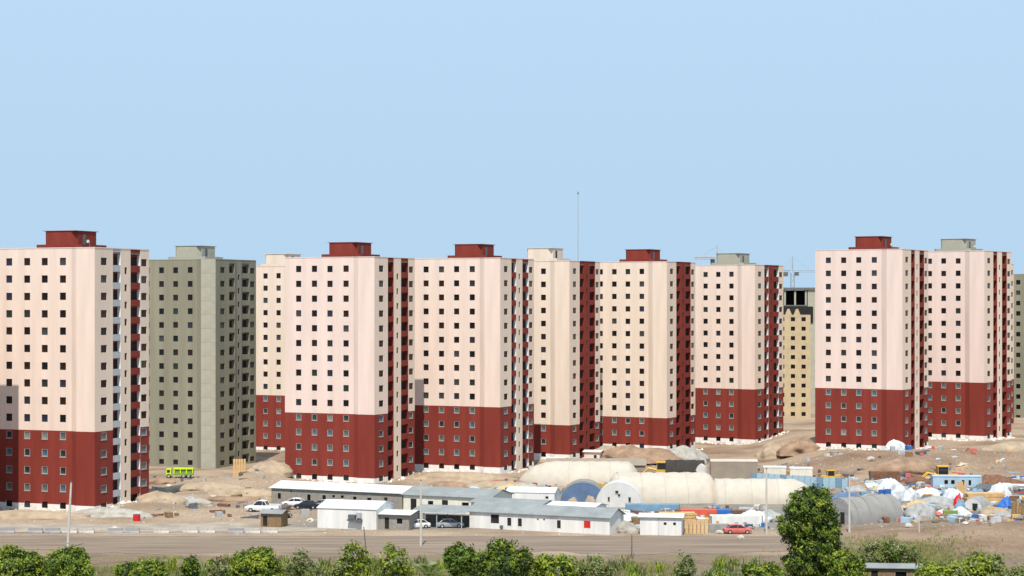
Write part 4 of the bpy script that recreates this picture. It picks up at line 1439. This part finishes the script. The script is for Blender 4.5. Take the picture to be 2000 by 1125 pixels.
for k, (px, Y, r, m) in enumerate([(418, 385, .7, 'rock'), (372, 366, .9, 'rockgrey'), (428, 402, .8, 'rock'), (345, 405, .7, 'rock'), (330, 412, .6, 'rock'), (605, 345, .6, 'rock'), (222, 331, .7, 'rock'),
                                  (1405, 327, .6, 'rock'), (1447, 321, .5, 'rock'), (1775, 332, .6, 'rock'), (1885, 327, .5, 'rock'), (1700, 436, .8, 'rock'), (1880, 432, .9, 'rock'), (1640, 358, .8, 'rock'), (1938, 322, .5, 'rockgrey')]):
    where = {418: 'left of the pickup truck', 372: 'on the grey sand pile', 428: 'below the long earth ridge', 345: 'under the lime green truck, to the right', 330: 'under the lime green truck, to the left', 605: 'left of the white shed by the track',
             222: 'at the roadside below the nearest tower', 1405: 'just left of the faded red car', 1447: 'in front of the faded red car', 1775: 'at the end of the grey arched hut', 1885: 'on the brown bank at the lower right',
             1700: 'on the bank before the right towers', 1880: 'on the bank above the yellow digger', 1640: 'on the near edge of the blue tarpaulin', 1938: 'farthest right on the brown roadside bank'}[px]
    rock(('pale boulder ' if m == 'rock' else 'grey boulder ') + where, PT(px, Y), r, M[m], k)

# loose rubble: too many and too small to count
mb = MB()
rr = random.Random(3)


def pebble(p, r, m):
    k = mb.mi(m)
    i = len(mb.v)
    a = rr.uniform(0, 6.3)
    for j in range(4):
        q = r * rr.uniform(.6, 1.3)
        mb.v.append((p.x + math.cos(a + j * 1.57) * q, p.y + math.sin(a + j * 1.57) * q, p.z - .05))
    mb.v.append((p.x + rr.uniform(-.3, .3) * r, p.y + rr.uniform(-.3, .3) * r, p.z + r * rr.uniform(.4, 1.0)))
    for j in range(4):
        mb.f.append((i + j, i + (j + 1) % 4, i + 4))
        mb.m.append(k)


for k in range(5200):
    q = rr.random()
    if q < .35:
        px, Y = rr.uniform(-20, 620), rr.uniform(345, 430)
    elif q < .6:
        px, Y = rr.uniform(1180, 2050), rr.uniform(418, 470)
    elif q < .8:
        px, Y = rr.uniform(1620, 2050), rr.uniform(335, 420)
    elif q < .9:
        px, Y = rr.uniform(780, 1240), rr.uniform(392, 450)
    else:
        px, Y = rr.uniform(-20, 2050), rr.uniform(326, 346)
    pebble(PT(px, Y), rr.choice((.08, .10, .13, .18, .26)), rr.choice((M['rock'], M['rockgrey'], M['rockgrey'], M['spoil'])))
# broken pale slabs and lime along the tower feet
for tw, n2 in zip(TW[:9], (150, 60, 120, 80, 150, 150, 170, 170, 40)):
    rot = Matrix.Rotation(tw.rotation_euler.z, 3, 'Z')
    for k in range(n2):
        side = rr.random() < .3
        p = Vector((rr.uniform(.3, 2.5), rr.uniform(0, 17), 0)) if side else Vector((rr.uniform(-21, 0), rr.uniform(-3.5, -1.0), 0))
        w = Vector(tw.location) + rot @ p
        pebble(on(w.x, w.y), rr.choice((.2, .3, .45, .6)), rr.choice((M['plinth'], M['rock'], M['rock'], M['barrier'])))
tag(mb.build('rubble'), 'loose stones and broken white slabs scattered over the site', 'rubble', kind='stuff')


# small scrap lying about: boards, sheets, bags and bars, too many to count
mb = MB()
rr = random.Random(17)
SCR = [M[k] for k in ('timber', 'timberd', 'rust', 'metal', 'metald', 'barriergrey', 'barrier', 'ltblue', 'ltblued', 'tarpwhite', 'tarpgrey', 'canvaswhite', 'timberd', 'spoil', 'barriergrey', 'tarpwhite', 'metald', 'rock', 'wallgrey', 'yellow', 'salmon', 'blue')]
for k in range(2300):
    q = rr.random()
    if q < .55:
        p = PT(rr.uniform(1690, 2030), rr.uniform(342, 415))
    elif q < .7:
        p = PT(rr.uniform(1205, 1500), rr.uniform(331, 366))
    elif q < .8:
        p = PT(rr.uniform(940, 1250), rr.uniform(392, 430))
    elif q < .84:
        p = PT(rr.uniform(300, 620), rr.uniform(350, 430))
    elif q < .93:
        p = PT(rr.uniform(1500, 2030), rr.uniform(405, 425))
    else:
        p = PT(rr.uniform(1180, 2030), rr.uniform(425, 455))
    m = rr.choice(SCR if q < .8 or q > .84 else SCR[1:7])
    a = rr.uniform(0, 3.14)
    l, w, h = rr.choice(((2.2, 1.2, .5), (1.5, 1.0, .9), (3.2, .5, .35), (1.8, .15, .12), (2.6, .12, .1), (.7, .6, .5), (1.0, .8, .25), (.5, .45, .7), (1.3, .9, .1), (.4, .4, .4)))
    tl = rr.uniform(-.15, .15)
    i0 = len(mb.v)
    mb.box(-l / 2, l / 2, -w / 2, w / 2, -.1, h, m)
    for j in range(i0, len(mb.v)):
        x, y, z = mb.v[j]
        jx = x + .12 * w * noise.noise(Vector((j * .7, 1, 2)))
        mb.v[j] = (p.x + jx * math.cos(a) - y * math.sin(a), p.y + jx * math.sin(a) + y * math.cos(a), p.z + z + jx * tl)
tag(mb.build('scrap'), 'loose boards, bars, sheets and bags scattered about the building yard', 'scrap', kind='stuff')


# ------------------------------------------------------------------ vegetation
def crown(mb, c, rad, nleaf, size, mats, rnd, hole=.25, clump=.35, droop=.0):
    cx, cy, cz = c
    rx, ry, rz = rad
    ncl = max(8, int(nleaf * 2.1) // 28)
    for q in range(ncl):
        while True:
            v = Vector((rnd.uniform(-1, 1), rnd.uniform(-1, 1), rnd.uniform(-1, 1)))
            if .3 < v.length < 1:
                break
        v = v * (v.length ** -.45)
        wob = 1 + .38 * noise.noise(v * 1.9 + Vector((cx * .37, cz, cy * .11)))
        if noise.noise(v * 2.3 + Vector((cy, cx, 1))) > .5 - hole * .3:
            continue
        v = v * wob
        p = Vector((cx + v.x * rx, cy + v.y * ry, cz + v.z * rz))
        m = rnd.choices(mats[0], mats[1])[0]
        cr = clump * rnd.uniform(.6, 1.3)
        for k in range(28):
            d = Vector((rnd.gauss(0, 1), rnd.gauss(0, 1), rnd.gauss(0, .8))) * cr * .55
            s = size * rnd.uniform(.6, 1.4)
            nrm = (v.normalized() + Vector((rnd.gauss(0, .7), rnd.gauss(0, .7), rnd.gauss(.3, .7)))).normalized()
            t1 = nrm.orthogonal().normalized()
            t1 = (Matrix.Rotation(rnd.uniform(0, 6.3), 3, nrm) @ t1)
            t2 = nrm.cross(t1)
            o = p + d
            a = o - t1 * s
            e = o + t1 * s - nrm * s * .25
            mb.poly([a, o + t2 * s * .45, e, o - t2 * s * .45], m)


LIGHTM = ([M['leaf_a'], M['leaf_c'], M['leaf_b']], [4, 4, 2])
DARKM = ([M['leaf_b'], M['leaf_a'], M['leaf_c']], [4, 5, 1.5])
OLIVEM = ([M['leaf_d'], M['leaf_e'], M['leaf_a']], [4, 3, 2])
YELM = ([M['leaf_c'], M['leaf_a'], M['leaf_e']], [5, 3, 2])


def limbs(mb, base, top, r, n2, rad, rnd, m):
    base, top = Vector(base), Vector(top)
    mb.tube([base - Vector((0, 0, .4)), base.lerp(top, .5) + Vector((rnd.uniform(-.15, .15), 0, 0)), top], [r, r * .75, r * .4], m, 7)
    for k in range(n2):
        q = rnd.uniform(.45, .95)
        p = base.lerp(top, q)
        a = rnd.uniform(0, 6.3)
        e = p + Vector((math.cos(a) * rad[0] * .6, math.sin(a) * rad[1] * .6, rad[2] * rnd.uniform(.2, .7)))
        mb.tube([p, p.lerp(e, .5) + Vector((0, 0, .15)), e], [r * .4, r * .25, r * .1], m, 5)


def bush(name, label, cat, px, Y, blobs, mats, seed, size=.22, density=1.0, trunk=.14, clump=.55, bark='bark', sc=1.0):
    """blobs = (dx, dz, rx, rz, leaves) of a shrub standing on the ground, metres from its base"""
    rnd = random.Random(seed)
    base = PT(px, Y)
    t = thing(name, label, cat, base, 0)
    mb = MB()
    blobs = [(a * sc * (.80 if sc > 1.1 else 1), b2 * sc, c2 * sc * (.76 if sc > 1.1 else 1), d * sc, e) for a, b2, c2, d, e in blobs]
    if sc > 1.1 and blobs[0][4] > 1500:
        a, b2, c2, d, e = blobs[0]
        for q in range(4):
            x = a + rnd.uniform(-1.0, 1.0) * c2
            blobs.append((x, b2 + d * rnd.uniform(.1, .72) * (1 - .45 * abs(x - a) / c2), c2 * rnd.uniform(.28, .45), d * rnd.uniform(.25, .42), int(e * .22)))
        blobs[0] = (a, b2 * .94, c2, d * .86, e)
    for (dx, dz, rx, rz, nl) in blobs:
        crown(mb, (dx, rnd.uniform(-.4, .4), dz), (rx, rx * .95, rz), int(nl * density), size, mats, rnd, clump=clump)
    mb.build('crown', t)
    tb = MB()
    for (dx, dz, rx, rz, nl) in blobs:
        limbs(tb, (dx * .2, 0, 0), (dx, 0, dz + rz * .3), trunk, 5, (rx, rx, rz), rnd, M[bark])
    tb.build('trunk', t)
    return t


# the tall dark tree
bush('tree', 'tall dark leafy tree rising in front of the cream arched tents', 'tree', 1585, 268,
     [(-.2, 9.2, 2.9, 2.3, 3400), (-1.2, 7.0, 2.8, 2.0, 2400), (1.0, 6.6, 2.6, 2.4, 2400), (.2, 4.4, 2.9, 2.2, 2800), (1.9, 3.2, 2.4, 1.9, 1800), (-.8, 2.4, 2.6, 1.8, 1800), (.4, 10.6, 1.9, 1.2, 1200)], DARKM, 21, .20, 1.3, .28, .5, sc=1.07)
BU = [
    ('bush', 'broad bright green bush at the bottom left corner', 'bush', 22, 262, [(0, 2.8, 3.4, 2.6, 3800), (-2.2, 1.8, 2.6, 2.2, 1800), (2.0, 2.0, 2.4, 2.0, 1800)], 'L'),
    ('bush', 'broad bright green bush second from the bottom left corner', 'bush', 128, 262, [(0, 2.7, 3.0, 2.5, 3600), (2.0, 1.6, 2.2, 1.9, 1800), (-1.8, 1.5, 2.0, 1.7, 1500)], 'L'),
    ('bush', 'round dark and bright bush left of the small ball shaped tree', 'bush', 282, 258, [(0, 2.1, 3.0, 2.0, 3400), (-1.9, 1.3, 1.7, 1.5, 1200), (1.6, 1.3, 1.7, 1.4, 1200)], 'L'),
    ('small_tree', 'small dark ball shaped tree on a thin stem', 'tree', 372, 262, [(0, 2.5, .95, 1.15, 1500), (.2, 1.2, .6, .6, 400)], 'D'),
    ('bush', 'dense bright green bush right of the small ball shaped tree', 'bush', 500, 262, [(0, 2.6, 3.0, 2.4, 3600), (-1.9, 1.5, 1.8, 1.7, 1500), (1.9, 1.4, 2.0, 1.6, 1500), (.9, 3.7, 1.4, 1.0, 900)], 'L'),
    ('shrub', 'thin sage green shrub left of the dense bright bush', 'shrub', 426, 268, [(0, 1.6, 1.1, 1.5, 600), (.8, 1.0, 1.0, 1.0, 400)], 'O'),
    ('shrub', 'tall wispy olive shrub right of the dense bright bush', 'shrub', 588, 268, [(0, 2.0, 1.3, 2.2, 700), (-1.2, 1.3, 1.4, 1.4, 600), (1.5, 1.2, 1.4, 1.3, 600)], 'O'),
    ('shrub', 'yellow green shrub with upright sprigs below the white shed', 'shrub', 690, 268, [(0, 2.5, 1.6, 2.4, 1300), (-1.6, 1.4, 1.5, 1.4, 900), (1.7, 1.5, 1.6, 1.5, 900)], 'Y'),
    ('shrub', 'spreading yellow green shrub left of the palm', 'shrub', 765, 266, [(0, 2.4, 1.8, 2.1, 1500), (1.3, 1.4, 1.6, 1.4, 900)], 'Y'),
    ('bush', 'dark green bush between the palm and the big dark bush', 'bush', 900, 264, [(0, 3.1, 1.8, 2.2, 2400), (.6, 1.6, 1.7, 1.7, 1500)], 'D'),
    ('bush', 'big dark rounded bush below the long site cabin', 'bush', 978, 262, [(0, 2.9, 3.4, 2.7, 4400), (-2.2, 1.8, 2.2, 2.0, 1800), (2.2, 1.9, 2.2, 2.1, 1800), (.6, 4.2, 1.7, 1.1, 1100)], 'D'),
    ('shrub', 'loose light green shrub right of the big dark bush', 'shrub', 1075, 264, [(0, 2.2, 2.4, 2.0, 1700), (1.8, 1.5, 1.9, 1.6, 1100)], 'Y'),
    ('shrub', 'loose olive green shrub below the white kiosk, left of the thin brown pole', 'shrub', 1165, 266, [(0, 1.7, 2.4, 1.6, 1300), (-1.8, 1.3, 1.7, 1.4, 900)], 'O'),
    ('small_tree', 'small dark brown leaved sapling right of the thin brown pole', 'tree', 1338, 264, [(0, 2.4, 1.0, 1.5, 900)], 'O'),
    ('shrub', 'low sage shrub left of the brown sapling', 'shrub', 1272, 258, [(0, 1.0, 1.5, 1.0, 600)], 'O'),
    ('bush', 'low bright bush at the left foot of the tall dark tree', 'bush', 1490, 258, [(0, 1.7, 2.4, 1.6, 2000), (1.8, 1.2, 1.7, 1.2, 1000)], 'L'),
    ('shrub', 'small green shrub left of the low bright bush by the tall tree', 'shrub', 1400, 258, [(0, 1.2, 1.7, 1.2, 900)], 'Y'),
    ('bush', 'leafy bush at the right foot of the tall dark tree', 'bush', 1648, 264, [(0, 2.4, 2.0, 2.2, 2200), (1.5, 1.5, 1.7, 1.5, 1100)], 'L'),
    ('shrub', 'tall dry olive shrub behind the low brown and grey hut', 'shrub', 1712, 282, [(0, 1.9, 2.4, 1.5, 1300), (2.4, 2.0, 2.2, 1.8, 1200), (4.6, 1.8, 2.0, 1.6, 900)], 'O'),
    ('bush', 'yellow green bush at the bottom right, right of the low hut', 'bush', 1838, 260, [(0, 1.9, 3.4, 1.7, 2800), (2.4, 1.6, 2.0, 1.6, 1300)], 'Y'),
    ('bush', 'bright yellow green bush near the bottom right corner', 'bush', 1920, 262, [(0, 2.7, 2.2, 2.2, 2400), (1.7, 1.5, 1.8, 1.5, 1100)], 'Y'),
    ('shrub', 'low shrub in the very bottom right corner', 'shrub', 1988, 260, [(0, 1.6, 2.2, 1.5, 1400)], 'O'),
]
MS = {'L': LIGHTM, 'D': DARKM, 'O': OLIVEM, 'Y': YELM}
for k, (nm, lb, ct, px, Y, bl, ms) in enumerate(BU):
    dz = HOR + FPX * CAM_H / Y
    bush(nm, lb, ct, px, Y, bl, MS[ms], 40 + k, .21 if ms in 'LD' else .25, 1.0 if ms in 'LD' else .50, .10, .5 if ms in 'LD' else .7, 'bark' if ms in 'LD' else 'barkdry', 1.14)


def palm(label, px, Y, n2, L, seed, h=1.0):
    rnd = random.Random(seed)
    t = thing('palm', label, 'palm', PT(px, Y), 0)
    mb = MB()
    mb.tube([(0, 0, -.3), (0, 0, h)], [.28, .2], M['barkdry'], 8)
    mb.build('trunk', t)
    for k in range(n2):
        a = 2 * math.pi * k / n2 + rnd.uniform(-.2, .2)
        el = rnd.uniform(.35, 1.25)
        ln = L * rnd.uniform(.8, 1.15)
        fb = MB()
        m = M['leaf_a'] if k % 3 else M['leaf_e']
        dirh = Vector((math.cos(a), math.sin(a), 0))
        pts = []
        for q in range(8):
            s = q / 7
            pts.append(Vector((0, 0, h)) + dirh * (math.cos(el) * ln * s) + Vector((0, 0, math.sin(el) * ln * s - .42 * ln * s * s)))
        fb.tube(pts, [.05 * (1 - s / 8) for s in range(8)], M['leaf_e'], 4)
        for q in range(1, 8):
            tdir = (pts[q] - pts[q - 1]).normalized()
            sd = tdir.cross(Vector((0, 0, 1))).normalized()
            for sg in (-1, 1):
                for e in (0, .5):
                    p = pts[q - 1].lerp(pts[q], e)
                    w = .75 * math.sin(math.pi * (q + e) / 8.6) + .15
                    tip = p + sd * sg * w + tdir * w * .7 + Vector((0, 0, -.12 * w))
                    fb.poly([p, p + tdir * .16, tip], m)
        fb.build('frond', t)
    return t


palm('spiky palm with pale green fronds between the yellow green shrub and the dark bush', 838, 262, 15, 4.2, 3, 1.2)
palm('small spiky palm at the left foot of the big dark bush', 800, 256, 11, 3.0, 6, .6)
palm('small spiky palm low in the gap right of the small ball shaped tree', 620, 256, 11, 2.6, 9, .5)
palm('small spiky palm between the loose light shrub and the loose olive shrub', 1120, 258, 12, 3.0, 5, .6)
palm('small spiky palm near the bottom right corner, beside the bright yellow green bush', 1885, 255, 11, 2.8, 8, .6)

# dry and green grass beside the road: one mass of blades
mb = MB()
rr = random.Random(8)
CLUMPS = [(rr.choice(((335, 450), (555, 870), (555, 870), (560, 800), (1040, 1330), (1060, 1250), (1650, 2010), (1660, 1800), (1380, 1480))), rr.uniform(250, 286)) for _ in range(300)]
for (ra, Y) in CLUMPS:
    p = PT(rr.uniform(*ra), Y)
    m = rr.choices((M['dry'], M['leaf_d'], M['leaf_c'], M['leaf_e'], M['leaf_a']), (2, 3, 4, 3, 3))[0]
    hh = rr.uniform(.7, 2.3)
    for j in range(46):
        a = rr.uniform(0, 6.3)
        o = p + Vector((rr.gauss(0, .45), rr.gauss(0, .45), -.05))
        tip = o + Vector((math.cos(a) * hh * .35, math.sin(a) * hh * .35, hh * rr.uniform(.45, 1.1)))
        w = Vector((-math.sin(a), math.cos(a), 0)) * .07
        md = o.lerp(tip, .55) + Vector((0, 0, .12 * hh))
        mb.poly([o - w * .6, o + w * .6, md + w, md - w], m)
        mb.poly([md - w, md + w, tip], m)
        for e in (.35, .6, .85):
            if rr.random() < .5:
                c0 = o.lerp(md, e)
                b3 = rr.uniform(0, 6.3)
                d3 = Vector((math.cos(b3), math.sin(b3), rr.uniform(-.1, .7))) * rr.uniform(.18, .38)
                mb.poly([c0, c0 + d3 * .5 + w, c0 + d3, c0 + d3 * .5 - w], m)
for k in range(30000):
    px = rr.uniform(-40, 2040)
    Y = rr.uniform(250, 297)
    if k % 6 == 0:
        px, Y = rr.gauss(1735, 75), rr.gauss(297, 9)
    X = (px - 1000) / FPX * Y
    if noise.noise(Vector((X * .09, Y * .09, 2))) < -.40 + .75 * sst(270, 296, Y) * (k % 6 > 0):
        continue
    p = on(X, Y)
    hh = rr.uniform(.3, .9) * (1.7 - .9 * sst(258, 285, Y)) * (1 + .8 * max(0, noise.noise(Vector((X * .2, Y * .2, 4)))))
    m = rr.choices((M['dry'], M['leaf_d'], M['leaf_c'], M['leaf_e']), (4, 3, 2, 3))[0]
    for j in range(4):
        a = rr.uniform(0, 6.3)
        w = Vector((math.cos(a), math.sin(a), 0)) * .05
        o = p + Vector((rr.uniform(-.25, .25), rr.uniform(-.25, .25), -.05))
        tip = o + Vector((rr.uniform(-.3, .3), rr.uniform(-.3, .3), hh))
        mb.poly([o - w, o + w, tip], m)
tag(mb.build('grass'), 'dry and green grass growing between the bushes beside the road', 'grass', kind='stuff')
